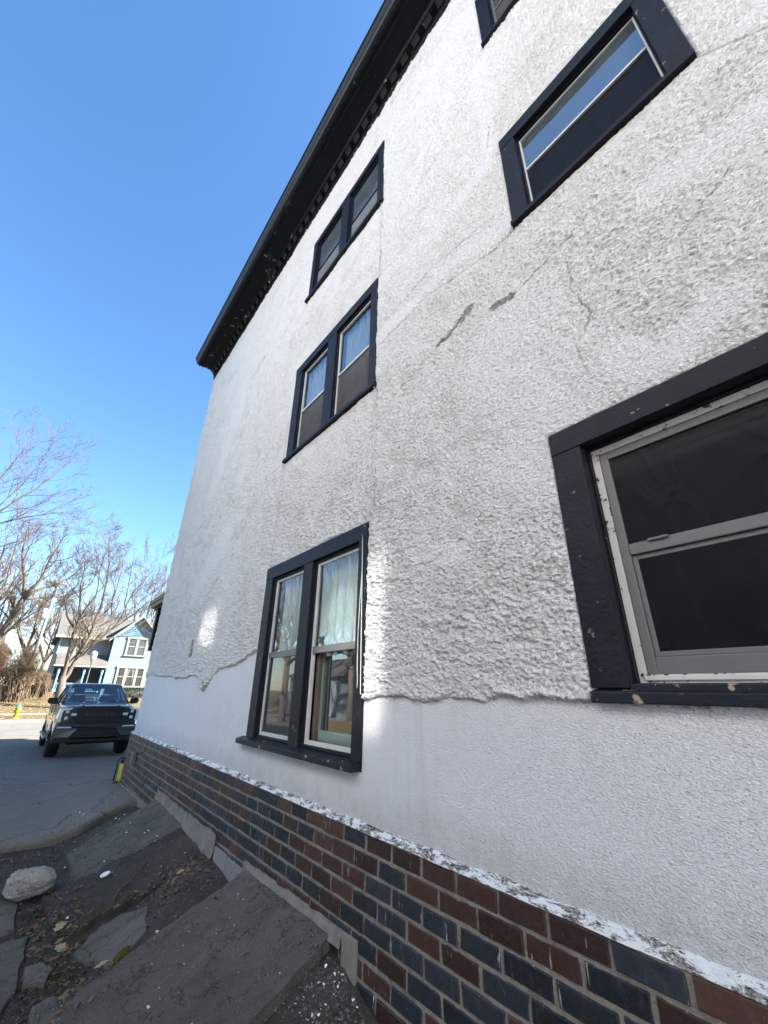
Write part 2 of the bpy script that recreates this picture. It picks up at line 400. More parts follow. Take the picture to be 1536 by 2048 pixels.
def drive_mat(name, c):
    m, nt, p, out = newmat(name)
    pos = n_pos(nt)
    col = n_mix(nt, n_noise(nt, pos, 1.1, 8, .68, .4), tuple(x*.55 for x in c), tuple(x*1.45 for x in c))
    st = n_noise(nt, n_pos(nt, (1.1, 1, 1)), 1.1, 6, .65, .7)
    col = n_mix(nt, n_math(nt, 'MULTIPLY', n_ramp(nt, st, .50, .70), .35), col, tuple(x*.45 for x in c))
    col = n_mix(nt, n_ramp(nt, n_noise(nt, pos, 55, 6, .75), .52, .68), col, tuple(x*1.7 for x in c))
    col = n_mix(nt, n_ramp(nt, n_noise(nt, pos, 140, 3, .7), .58, .75), col, tuple(x*.5 for x in c))
    v = nt.nodes.new('ShaderNodeTexVoronoi'); v.feature = 'DISTANCE_TO_EDGE'; v.inputs['Scale'].default_value = .42
    wv = nt.nodes.new('ShaderNodeVectorMath'); wv.operation = 'ADD'
    nz = nt.nodes.new('ShaderNodeTexNoise'); nz.inputs['Scale'].default_value = 2.0; nz.inputs['Detail'].default_value = 6
    nt.links.new(pos, nz.inputs['Vector']); nt.links.new(pos, wv.inputs[0]); nt.links.new(nz.outputs['Color'], wv.inputs[1])
    nt.links.new(wv.outputs[0], v.inputs['Vector'])
    cr = n_ramp(nt, v.outputs['Distance'], .002, .007, (1, 1, 1, 1), (0, 0, 0, 1))
    col = n_mix(nt, n_math(nt, 'MULTIPLY', cr, .75), col, tuple(x*.2 for x in c))
    nt.links.new(col, p.inputs['Base Color']); p.inputs['Roughness'].default_value = .9; p.inputs['Specular IOR Level'].default_value = .25
    nt.links.new(n_bump(nt, n_noise(nt, pos, 60, 8, .7), .8, .006), p.inputs['Normal'])
    return m
M['drive'] = drive_mat('stained_driveway_concrete', (.175, .155, .125))
M['street'] = drive_mat('pale_street_concrete', (.165, .155, .14))
def lawn_mat():
    m, nt, p, out = newmat('winter_lawn')
    pos = n_pos(nt)
    col = n_mix(nt, n_noise(nt, pos, .6, 7, .7), (.20, .15, .07), (.11, .10, .045))
    col = n_mix(nt, n_ramp(nt, n_noise(nt, pos, 3.5, 8, .8), .42, .62), col, (.17, .115, .065))
    col = n_mix(nt, n_ramp(nt, n_noise(nt, pos, 9, 6, .8), .56, .66), col, (.30, .24, .14))
    nt.links.new(col, p.inputs['Base Color']); p.inputs['Roughness'].default_value = 1.; p.inputs['Specular IOR Level'].default_value = .1
    nt.links.new(n_bump(nt, n_noise(nt, pos, 12, 8, .8), 1., .08), p.inputs['Normal'])
    return m
M['lawn'] = lawn_mat()
M['kerb'] = simple('kerb_concrete', (.24, .225, .20), .9, .2, 3, .004, 40)
M['bark'] = simple('tan_bark', (.135, .11, .085), .95, .35, 5, .012, 22, .15)
M['bark_dark'] = simple('dark_bark', (.125, .10, .08), .95, .35, 5, .012, 22, .15)
M['twig'] = simple('twig_bark', (.135, .10, .068), .95, .3, 3, 0, 10, .15)
M['twig_pink'] = simple('budding_twig_bark', (.165, .11, .082), .95, .3, 3, 0, 10, .15)
M['leaf'] = simple('dead_leaf', (.20, .125, .07), .85, .5, 20, 0, 10, .3, rnd=.5)
M['paint_chip'] = simple('white_paint_flake', (.72, .72, .71), .7, .1, 10)
M['gravel'] = simple('grey_gravel', (.12, .112, .10), .95, .55, 45, 0, 10, .2)
M['moss'] = simple('green_moss', (.075, .085, .018), 1., .4, 40, .01, 120, .1)
# =================================================================== GROUND
def zdrive(x, y):
    x = np.asarray(x, float); y = np.asarray(y, float)
    b = np.interp(y, [0, 7, 9, 16, 21, 25, 40], [.03, .02, 0, -.2, -.27, -.30, -.30])
    return b + .17*sstep(.6, 1.65, x)*(1-sstep(9.0, 12.5, y))
def zland(x, y):
    x = np.asarray(x, float); y = np.asarray(y, float)
    z = np.where(y < 33.4, -.42, 0.)
    far = np.interp(y, [33.4, 36, 42, 46, 60, 120], [-.16, -.05, .35, .72, .9, 1.2])
    z = np.where(y >= 33.4, far + .03*perlin(x*.5, y*.5, 3), z)
    side = -.10 + .05*perlin(x*.4, y*.4, 5)
    z = np.where((y < 24.3) & ((x < -3.1) | (x > 5.2)), side, z)
    return z
gx = np.concatenate([np.linspace(-260, -40, 23), np.linspace(-38, -3.2, 60), np.linspace(-3.05, 5.15, 6), np.linspace(5.3, 40, 60), np.linspace(45, 260, 23)])
gy = np.concatenate([np.linspace(-120, -10, 15), np.linspace(-8, 24.2, 50), [24.35], np.linspace(25, 33.39, 4), [33.42], np.linspace(33.7, 60, 90), np.linspace(64, 420, 30)])
GX, GY = np.meshgrid(gx, gy, indexing='ij')
structure(grid_mesh('ground', np.stack([GX, GY, zland(GX, GY)], -1), M['lawn']))

dx = np.linspace(-3.1, 5.2, 150); dv = np.concatenate([np.linspace(0, .25, 60), np.linspace(.26, 1, 160)])
edge = np.interp(dx, [-3.1, 0, .27, .6, 1.0, 1.25, 1.65, 5.2], [6.9, 6.8, 6.83, 6.88, 6.98, 7.2, 7.35, 7.4]) + .03*fbm(dx*2.2, dx*0, 11, 4)
DX = np.repeat(dx[:, None], len(dv), 1); DY = edge[:, None]*(1-dv)[None] + 24.5*dv[None]
DZ = zdrive(DX, DY) + .006*fbm(DX*1.5, DY*1.5, 4, 3)
top = np.stack([DX, DY, DZ], -1)
skirt = np.stack([dx, edge-.012+.01*fbm(dx*6, dx*0+3, 5), DZ[:, 0]-.03], -1)[:, None]
skirt2 = np.stack([dx, edge+.0, DZ[:, 0]-.2], -1)[:, None]
structure(grid_mesh('driveway', np.concatenate([skirt2, skirt, top], 1), M['drive']))
b = MB(); b.box(-120, 120, 24.62, 33.3, -.5, -.296)
structure(b.build('street', M['street']))
b = MB(); b.box(-120, 120, 33.302, 33.48, -.5, -.15); b.box(-120, -3.12, 24.44, 24.618, -.5, -.15); b.box(5.25, 120, 24.44, 24.618, -.5, -.15)
structure(b.build('kerb', M['kerb'], bevel=.02))
b = MB(); b.box(-120, 120, 36.0, 37.3, -.3, .02)
structure(b.build('pavement', M['kerb'], bevel=.01))

# dirt strip between the driveway and the slabs
ux = np.concatenate([np.linspace(-3.2, -.1, 40), np.linspace(-.08, 1.70, 200)]); uy = np.concatenate([np.linspace(-6, .8, 30), np.linspace(.85, 7.6, 420)])
UX, UY = np.meshgrid(ux, uy, indexing='ij')
def zdirt(x, y):
    b = -.055 + .30*sstep(.72, 1.66, x)*np.interp(y, [1.5, 2.3, 2.6, 4.6, 6.4, 7.2], [.2, 1.0, 1.0, 1.0, 1.0, .6]) + .03*sstep(.9, 1.4, x)*np.exp(-((y-4.25)/.25)**2)
    b = b + .10*sstep(.75, 1.6, x)*np.interp(y, [1.2, 2.0, 2.45, 2.5, 2.7], [0, .5, .9, .6, 0])
    return b + .014*fbm(x*3, y*3, 21, 4) + .007*fbm(x*22, y*22, 23, 3) + .005*np.abs(fbm(x*60, y*60, 29, 2))
structure(grid_mesh('dirt', np.stack([UX, UY, zdirt(UX, UY)], -1), M['dirt']))
# =================================================================== THE STUCCO HOUSE
HX = 1.678            # plane of the fine stucco
YF = 8.82             # far corner of the wall
house = thing('stucco_house', (6.0, 2.0, 0.0), 'tall white stucco house with black trimmed windows over a dark brick base', 'house')
# windows: (name, y0, y1, z0, z1)
WIN = {'low': (2.27, 4.0, 1.165, 2.75), 'near': (-.20, .815, 1.575, 2.745), 'mid': (2.24, 3.91, 3.98, 5.345),
       'top': (2.20, 3.85, 6.50, 7.73), 'big': (-.19, .808, 4.32, 5.30), 'peak': (-.19, .80, 6.77, 7.75),
       'south_mid': (-4.6, -3.2, 4.2, 5.3), 'south_top': (-4.6, -3.2, 6.7, 7.7), 'south_low': (-4.6, -3.2, 1.6, 2.75)}
ZT = 8.75; YN = -7.0
# fine stucco sheet with openings, and the other sides of the house
ys = sorted({YN, YF, *[w[0] for w in WIN.values()], *[w[1] for w in WIN.values()]})
zs = sorted({.60, ZT, *[w[2] for w in WIN.values()], *[w[3] for w in WIN.values()]})
b = MB()
for i in range(len(ys)-1):
    for j in range(len(zs)-1):
        cy, cz = (ys[i]+ys[i+1])/2, (zs[j]+zs[j+1])/2
        if any(w[0] < cy < w[1] and w[2] < cz < w[3] for w in WIN.values()): continue
        b.quad((HX, ys[i], zs[j]), (HX, ys[i], zs[j+1]), (HX, ys[i+1], zs[j+1]), (HX, ys[i+1], zs[j]))
XE = 11.5
b.quad((HX, YF, 0), (HX, YF, ZT), (XE, YF, ZT), (XE, YF, 0))
b.quad((XE, YN, 0), (HX, YN, 0), (HX, YN, ZT), (XE, YN, ZT))
b.quad((XE, YF, 0), (XE, YF, ZT), (XE, YN, ZT), (XE, YN, 0))
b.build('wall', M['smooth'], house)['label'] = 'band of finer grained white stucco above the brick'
b = MB(); b.box(3.6, XE-.01, YF+.1, 16.4, -.4, 8.7); b.build('shadow_wing', M['smooth'], house)  # unseen wing added so that its shadow covers the driveway
b = MB(); b.prism([(3.3, YF+.02, 8.72), (XE+.3, YF+.02, 8.72), ((3.6+XE)/2, YF+.02, 10.9)], (0, 7.9, 0)); b.build('shadow_wing_roof', M['gutter'], house)

# rough coat -----------------------------------------------------------------
def edge_z(y):
    base = np.interp(y, [-7, .3, .815, .9, 1.1, 1.25, 1.34, 1.5, 1.7, 1.9, 2.2, 2.27, 4.0, 4.05, 4.35, 4.6, 5.0, 5.25, 5.45, 5.6, 5.8, 6.05, 6.3, 6.8, 7.1, 7.5, 8.1, 8.3, 8.9],
                        [1.56, 1.56, 1.565, 1.575, 1.575, 1.582, 1.56, 1.568, 1.55, 1.57, 1.56, 1.555, 1.96, 1.94, 1.86, 1.82, 1.80, 1.70, 1.57, 1.60, 1.74, 1.76, 1.72, 1.73, 1.76, 1.755, 1.78, 1.84, 1.76])
    return base + .011*fbm(y*14, y*0+.5, 31, 5, .6) + .012*perlin(y*3.1, y*0+.2, 33)
yy = [-7.0]
while yy[-1] < YF:
    y = yy[-1]
    d = math.hypot(1.65, y)
    st = .0062*max(1.0, (d/1.65)**1.25) if y > -.55 else (.05 if y < -1.2 else .015)
    yy.append(min(y+st, YF))
zz = [1.42]
while zz[-1] < ZT:
    z = zz[-1]; zz.append(min(z + .0060*max(1., (math.hypot(2.4, max(0, z-2.4))/2.4)**.8), ZT))
yy = np.array(yy); zz = np.array(zz)
WY, WZ = np.meshgrid(yy, zz, indexing='ij')
def seg_dist(px, pz, pts):
    d = np.full(px.shape, 9.)
    for (a, b_) in zip(pts[:-1], pts[1:]):
        ax, az = a; bx, bz = b_
        L = (bx-ax)**2+(bz-az)**2
        t = np.clip(((px-ax)*(bx-ax)+(pz-az)*(bz-az))/L, 0, 1)
        d = np.minimum(d, np.hypot(px-ax-t*(bx-ax), pz-az-t*(bz-az)))
    return d
wob = .05*fbm(WY*2.3, WZ*2.3, 77, 3)
py_, pz_ = WY+wob, WZ+.05*fbm(WY*2.3+9, WZ*2.3, 78, 3)
def band(pts, w0, w1): return 1-sstep(w0, w1, seg_dist(py_, pz_, pts))
# trowelled repairs, smoother and cleaner than the coat round them
patch = np.zeros_like(WY)
for pts, w0, w1 in (([(2.1, 4.55), (1.1, 4.5), (.6, 4.35), (-.6, 4.22)], .01, .10), ([(2.2, 5.25), (1.4, 5.1), (.95, 5.2), (.83, 5.9), (.86, 6.7)], .02, .09),
                    ([(.86, 6.9), (.9, 5.6)], .03, .10), ([(.45, 3.0), (.30, 2.85), (.1, 2.95)], .03, .13), ([(1.75, 2.34), (1.45, 2.30)], .01, .07),
                    ([(8.6, 1.7), (8.45, 2.1)], .05, .25), ([(5.6, 3.6), (6.6, 3.0)], .05, .3), ([(.1, 3.75), (-.5, 3.65)], .02, .12), ([(1.0, 7.6), (1.3, 6.6)], .02, .08)):
    patch = np.maximum(patch, band(pts, w0, w1))
patch = np.clip(patch + .45*sstep(.25, .6, fbm(WY*.7, WZ*.7, 41, 3)), 0, 1)
coarse = (1-sstep(1.9, 2.6, WZ))*.9 + .35*sstep(.1, .6, fbm(WY*.9+4, WZ*.9, 43, 3))
# trowel-thrown grains, drawn out along a slant
ca, sa = math.cos(R(9)), math.sin(R(9))
U = (WY*ca + WZ*sa); V = (-WY*sa + WZ*ca)
wu = .006*fbm(WY*30, WZ*30, 61, 2)
def grain(s, seed, an=1.45):
    n = perlin((U+wu)*s/an, (V+wu)*s, seed)
    return n
g1 = grain(74, 51); g2 = grain(118, 52, 1.6); g3 = grain(38, 53, 1.8); g4 = perlin(WY*9, WZ*11, 54)
rip = sstep(-.1, .35, fbm(WY*.6+7, WZ*.8, 44, 3))
h = .0076*np.maximum(g1, -.3) + .0058*g2 + (.0022+.0055*rip)*g3 + .0045*g4 + .006*fbm(WY*3, WZ*4.5, 45, 3)
h = h + coarse*(.0060*np.abs(perlin(WY*36+3, WZ*42, 56)) + .0070*perlin(WY*12, WZ*15, 57) + .0035*g1 + .007*np.maximum(0, perlin(WY*5.5, WZ*9, 59)))
h = h*(1-.78*patch) + .003*patch
thick = .0135 + .004*fbm(WY*1.7, WZ*1.7, 58, 3)
# cracks and lost plaster
crack = np.full(WY.shape, 9.)
jit = .012*fbm(WY*16, WZ*16, 65, 3)
for pts in ([(.55, 3.72), (.56, 3.5), (.50, 3.3), (.60, 3.15), (.58, 3.0), (.66, 2.92)], [(2.05, 3.72), (1.75, 3.80), (1.5, 3.86)], [(1.0, 3.78), (.8, 3.80), (.3, 3.95)],
            [(2.2, 4.42), (1.6, 4.46), (1.0, 4.30), (.5, 4.33)], [(2.2, 4.62), (1.5, 4.72), (.9, 4.60)], [(1.82, 2.31), (1.62, 2.30), (1.55, 2.33)], [(2.2, 2.28), (1.95, 2.24)],
            [(5.6, 3.0), (6.3, 2.62)], [(4.2, 3.9), (5.3, 3.5)], [(.86, 5.62), (.90, 5.4)], [(2.205, 2.85), (2.20, 3.3), (2.21, 3.95)], [(2.205, 5.4), (2.20, 6.45)], [(4.75, 3.95), (4.95, 3.5), (5.25, 3.3), (5.2, 3.1)], [(6.9, 2.75), (6.3, 2.55), (5.9, 2.75)], [(3.95, 3.1), (3.92, 3.9)], [(-.2, 4.30), (-.5, 4.02)], [(-.1, 3.55), (.1, 3.40)]):
    crack = np.minimum(crack, seg_dist(WY+jit, WZ+jit*.8, pts))
bare = np.zeros_like(WY)
for pts, w in (([(1.50, 3.87), (1.40, 3.885), (1.26, 3.94), (1.19, 3.97)], .036), ([(1.03, 3.815), (.95, 3.80), (.885, 3.785)], .028), ([(5.46, 1.60), (5.5, 1.66)], .03)):
    dd = seg_dist(WY+jit*1.6, WZ+jit*1.6, pts)
    bare = np.maximum(bare, 1-sstep(w*.55, w*.8, dd + .010*perlin(WY*70, WZ*70, 67)))
hole = (np.abs(WY-6.28-.25*(WZ-2.1)*0) < .055+.02*perlin(WZ*20, WZ*0, 3)) & (WZ > 2.0) & (WZ < 2.22)
rel = h + thick
rel = rel - .004*(1-sstep(.0015, .005, crack)) - .010*bare*(1-.4*perlin(WY*60, WZ*60, 68))
# taper at the lower rim and round the openings
ez = edge_z(WY)
tap = sstep(0, .016, WZ-ez)
for w in WIN.values():
    ddy = np.maximum(w[0]-WY, WY-w[1]); ddz = np.maximum(w[2]-WZ, WZ-w[3])
    dd = np.maximum(ddy, ddz) + .005*fbm(WY*24, WZ*24, 71, 3)
    tap = np.minimum(tap, sstep(-.004, .010, dd))
rim = np.exp(-((WZ-ez-.02)/.018)**2)*(WY < 8.3)
rel = (rel + rim*(.004+.014*np.maximum(0, perlin(WY*9, WY*0+.3, 72)+.2))*(1-.8*patch))*tap - .0015*(1-tap)
keep_v = (WZ > ez-.012)
for w in WIN.values(): keep_v &= ~((WY > w[0]+.02) & (WY < w[1]-.02) & (WZ > w[2]+.02) & (WZ < w[3]-.02))
stain_shade = sstep(.0, .0065, -(h-.001))*.34  # relief shade put into the colour: browner where the coat lies low
stain_shade = np.clip(stain_shade*(.55+.9*sstep(-.1, .5, fbm(WY*.8+2, WZ*1.1, 81, 4))) - .3*patch, 0, 1)
stain_shade = np.maximum(stain_shade, .85*(1-sstep(.002, .006, crack)))
stain_shade = np.maximum(stain_shade, .5*(1-sstep(.0, .05, WZ-ez))*sstep(0, .4, perlin(WY*5, WZ*5, 83)))
for w in WIN.values():   # run-off under the sills
    un = (WY > w[0]-.05) & (WY < w[1]+.08) & (WZ < w[2]) & (WZ > w[2]-.12)
    stain_shade = np.where(un, np.maximum(stain_shade, .75*sstep(.12, 0, w[2]-WZ)*(.4+.6*np.abs(perlin(WY*7, WY*0, 85)))), stain_shade)
bare = np.maximum(bare*.95, .9*(1-sstep(.0012, .0035, crack))*sstep(-.3, .2, perlin(WY*4, WZ*4, 86)))
bare = np.where(hole, 1., bare); rel = np.where(hole, rel*.15, rel)
kq = keep_v[:-1, :-1] & keep_v[1:, :-1] & keep_v[1:, 1:] & keep_v[:-1, 1:]
P = np.stack([HX-rel, WY, WZ], -1)
rs = grid_mesh('rough_stucco', P[:, ::-1], M['rough'], kq[:, ::-1], house, True, {'stain_shade': stain_shade[:, ::-1], 'bare': bare[:, ::-1]})
rs['label'] = 'coarse white stucco coat with a broken lower edge'
del P, WY, WZ

# brick base -----------------------------------------------------------------
PIT_Y, PIT_Z, ZB = .2135, .0845, .908
BX = 1.645
mg_y = np.linspace(-7, YF+.085, 900); mg_z = np.linspace(-.35, ZB+.002, 90)
MY, MZ = np.meshgrid(mg_y, mg_z, indexing='ij')
MXo = BX+.0065 + .0034*fbm(MY*26, MZ*40, 91, 4)
structure_mortar = grid_mesh('mortar', np.stack([MXo, MY, MZ], -1)[:, ::-1], M['mortar'], None, house)
b = MB(); b.quad((BX+.008, YF+.085, -.4), (BX+.008, YF+.085, ZB), (XE, YF+.085, ZB), (XE, YF+.085, -.4)); b.quad((XE, YN, -.4), (BX, YN, -.4), (BX, YN, ZB), (XE, YN, ZB))
b.build('foundation', M['mortar'], house)
rb = random.Random(3)
def brick_verts(cx, cy, cz, ly, lz, j):
    r_ = lambda a: rb.uniform(-a, a)
    x0 = cx + r_(.0030); x1 = BX+.05; e = .004
    o = [(y_, z_) for (y_, z_) in ((-ly/2, -lz/2), (ly/2, -lz/2), (ly/2, lz/2), (-ly/2, lz/2))]
    o = [(y_+r_(j), z_+r_(j*.6)) for (y_, z_) in o]
    mid = []
    for k in range(4):
        a, c = o[k], o[(k+1) % 4]
        mid += [a, ((a[0]+c[0])/2+r_(j*.6), (a[1]+c[1])/2+r_(j*.6))]
    fr = []
    for (y_, z_) in mid:
        s = 1-2*e/ly if abs(y_) > .3*ly else 1; t = 1-2*e/lz if abs(z_) > .3*lz else 1
        fr.append((y_*s, z_*t))
    vs = [(x0+r_(.0006), cy+y_, cz+z_) for (y_, z_) in fr] + [(x0+e+.001, cy+y_, cz+z_) for (y_, z_) in mid] + [(x1, cy+y_, cz+z_) for (y_, z_) in mid] + [(x0-.0004, cy, cz)]
    fs = [(24, (k+1) % 8, k) for k in range(8)]
    fs += [(k, (k+1) % 8, (k+1) % 8+8, k+8) for k in range(8)] + [(k+8, (k+1) % 8+8, (k+1) % 8+16, k+16) for k in range(8)]
    return vs, fs
cells = []
for c in range(13):
    cz = ZB - .010 - PIT_Z*(c+.5) + .006
    y = -7 + (.5*PIT_Y if c % 2 else 0)
    while y < YF+.06:
        ly = PIT_Y-.0150
        y1 = min(y+ly, YF+.08)
        if y1-y > .05: cells.append((y, y1, cz, c))
        y += PIT_Y
def seen(cell):
    y = (cell[0]+cell[1])/2; z = cell[2]
    if y < .2 or z < .16: return False
    if 2.35 < y < 6.5 and z < .36: return 3.55 < y < 4.3 and z > .24
    # is it inside the picture?
    d = Vector((BX, y, z-CAM_Z)); rr = cam_o.matrix_world.to_3x3()
    q = rr.transposed() @ d
    px, py = q.x/-q.z*821.97+768, 1024-q.y/-q.z*821.97
    return -20 < px < 1560 and py < 2070
def bsize(cell):
    d = math.sqrt(BX**2+((cell[0]+cell[1])/2)**2+(cell[2]-CAM_Z)**2); return d
vis = sorted([c for c in cells if seen(c)], key=bsize)
single = set(vis[:300])
variants = {}
def base_mesh(col, k):
    key = (col, k)
    if key not in variants:
        vs, fs = brick_verts(BX, 0, 0, PIT_Y-.0150, .0690, .0040)
        vs = [(x-BX, y, z) for x, y, z in vs]
        me = bpy.data.meshes.new('brick'); me.from_pydata(vs, [], fs); me.materials.append(M['brick_blue' if col else 'brick_red']); me.update()
        variants[key] = me
    return variants[key]
rest = MB(); hl = wloc(house)
for cell in cells:
    y0, y1, cz, c = cell
    far = sstep(1.5, 7.5, (y0+y1)/2)
    col = rb.random() < (.62-.25*float(sstep(6, 9, y0)) if c > 2 else .50)
    if cell in single:
        o = bpy.data.objects.new('brick', base_mesh(col, rb.randrange(16))); COL.objects.link(o); o.parent = house
        o.location = (BX-hl.x, (y0+y1)/2-hl.y, cz-hl.z+rb.uniform(-.0012, .0012)); o.scale = (1, (y1-y0)/(PIT_Y-.0150), 1)
        o.rotation_euler = (rb.uniform(-.006, .006), 0, rb.uniform(-.006, .006))
    elif y0 > -3 or c < 9:
        vs, fs = brick_verts(BX, (y0+y1)/2, cz, y1-y0, .0690, .0040); rest.add(vs, fs, 0 if col else 1)
o = rest.build('brick_courses', [M['brick_blue'], M['brick_red']], house); o['kind'] = 'stuff'
# sloping cap of mortar and peeled paint above the bricks
ly_ = np.concatenate([np.linspace(-7, .2, 120), np.linspace(.21, 4, 520), np.linspace(4.01, YF+.09, 380)]); lu = np.linspace(0, 1, 12)
LY, LU = np.meshgrid(ly_, lu, indexing='ij')
LX = BX-.001 + (HX-BX+.003)*LU; LZ = ZB-.006 + .010*sstep(0, .25, LU) + .022*LU
nz = .006*fbm(LY*22, LU*1.5, 95, 3) + .005*fbm(LY*60, LU*3, 96, 2)
LX = LX - np.abs(nz)*.7*np.sin(np.pi*LU) - .010*np.maximum(0, perlin(LY*4, LU*0, 97))*(1-LU); LZ = LZ + nz*np.sin(np.pi*np.minimum(1, LU*1.2)) + .012*perlin(LY*5, LY*0, 98)*LU
grid_mesh('ledge', np.stack([LX, LY, LZ], -1)[:, ::-1], M['ledge'], None, house)

# mortar run along the foot of the slabs
def fillet(y0, y1, z0, z1, out):
    fy = np.linspace(y0, y1, 60); fu = np.linspace(0, 1, 8)
    FY, FU = np.meshgrid(fy, fu, indexing='ij')
    top = np.interp(FY, [y0, y1], z1) ; bot = np.interp(FY, [y0, y1], z0)
    X = BX-.006 - out*FU**1.5 + .006*fbm(FY*8, FU*3, 101, 3); Z = top*(1-FU)+bot*FU + .012*fbm(FY*5, FU*0, 102, 3)*(1-FU) + .004*fbm(FY*25, FU*5, 103, 2)
    return grid_mesh('mortar_fillet', np.stack([X, FY, Z], -1)[:, ::-1], M['fillet'], None, house)
fillet(2.34, 3.66, (.385, .365), (.455, .435), .022)
fillet(4.30, 5.2, (.26, .315), (.45, .45), .022)
fillet(5.2, 6.46, (.325, .345), (.45, .46), .022)
fillet(6.46, 8.9, (.12, .06), (.25, .19), .018)
# grey blocks let into the wall between the slabs
b = MB(); b.box(BX-.012, BX+.05, 4.02, 4.29, .02, .372)
b.build('cement_block', M['block'], house, bevel=.004)
b = MB(); b.box(BX-.013, BX+.05, 3.66, 4.006, .02, .366)
b.build('cement_block', M['block'], house, bevel=.004)
b = MB(); b.box(BX-.014, BX+.05, 2.215, 2.345, -.2, .452)
b.build('mortar_pier', M['fillet'], house, bevel=.006)
# ------------------------------------------------------------------ windows of the house
def board(name, x0, x1, y0, y1, z0, z1, mat, par, bev=.003):
    b = MB(); b.box(x0, x1, y0, y1, z0, z1); return b.build(name, mat, par, bevel=bev)
def frame4(name, x0, x1, y0, y1, z0, z1, w, mat, par, wb=None, bev=.0015):
    wb = wb or w; b = MB()
    b.box(x0, x1, y0, y0+w, z0, z1); b.box(x0, x1, y1-w, y1, z0, z1)
    b.box(x0+.0006, x1-.0006, y0+w, y1-w, z1-w, z1); b.box(x0+.0006, x1-.0006, y0+w, y1-w, z0, z0+wb)
    return b.build(name, mat, par, bevel=bev)
def sheet(name, x, y0, y1, z0, z1, mat, par, th=.003):
    b = MB(); b.box(x, x+th, y0, y1, z0, z1); return b.build(name, mat, par)
def sagging(name, x, y0, y1, z0, z1, mat, par, amp, seed):
    yy = np.linspace(y0, y1, 26); zz = np.linspace(z0, z1, 22); A, B = np.meshgrid(yy, zz, indexing='ij')
    e = np.sin(np.pi*(A-y0)/(y1-y0))*np.sin(np.pi*(B-z0)/(z1-z0))
    X = x + amp*e*fbm(A*3.1+seed, B*4+A*2, 120+seed, 3)
    return grid_mesh(name, np.stack([X, A, B], -1)[:, ::-1], mat, None, par)
def curtain(y0, y1, z0, z1, x, par, seed=0, mat=None):
    yy = np.linspace(y0, y1, 70); zz = np.linspace(z0, z1, 4); A, B = np.meshgrid(yy, zz, indexing='ij')
    X = x + .022*np.sin(A*52+seed+2*perlin(A*3, A*0, 5+seed)) + .012*perlin(A*9, B*0+seed, 9)
    grid_mesh('curtain', np.stack([X, A, B], -1)[:, ::-1], mat or M['curtain'], None, par)
def recess(y0, y1, z0, z1, x0, x1, par, mat):
    b = MB()   # jamb faces and the dark room behind
    b.quad((x0, y0, z0), (x1, y0, z0), (x1, y0, z1), (x0, y0, z1)); b.quad((x0, y1, z0), (x0, y1, z1), (x1, y1, z1), (x1, y1, z0))
    b.quad((x0, y0, z1), (x1, y0, z1), (x1, y1, z1), (x0, y1, z1)); b.quad((x0, y0, z0), (x0, y1, z0), (x1, y1, z0), (x1, y0, z0))
    b.build('reveal', mat, par)
    b = MB(); X = 2.9
    b.quad((X, y0-.5, z0-.6), (X, y0-.5, z1+.4), (X, y1+.5, z1+.4), (X, y1+.5, z0-.6))
    for (ya, yb) in ((y0-.5, y0-.5), (y1+.5, y1+.5)): b.quad((x1, ya, z0-.6), (X, ya, z0-.6), (X, ya, z1+.4), (x1, ya, z1+.4))
    b.quad((x1, y0-.5, z0-.6), (X, y0-.5, z0-.6), (X, y1+.5, z0-.6), (x1, y1+.5, z0-.6)); b.quad((x1, y0-.5, z1+.4), (X, y0-.5, z1+.4), (X, y1+.5, z1+.4), (x1, y1+.5, z1+.4))
    b.quad((x1, y0-.5, z0-.6), (x1, y0, z0-.6), (x1, y0, z1+.4), (x1, y0-.5, z1+.4)); b.quad((x1, y1, z0-.6), (x1, y1+.5, z0-.6), (x1, y1+.5, z1+.4), (x1, y1, z1+.4))
    b.build('room', M['room'], par)
CX = 1.660
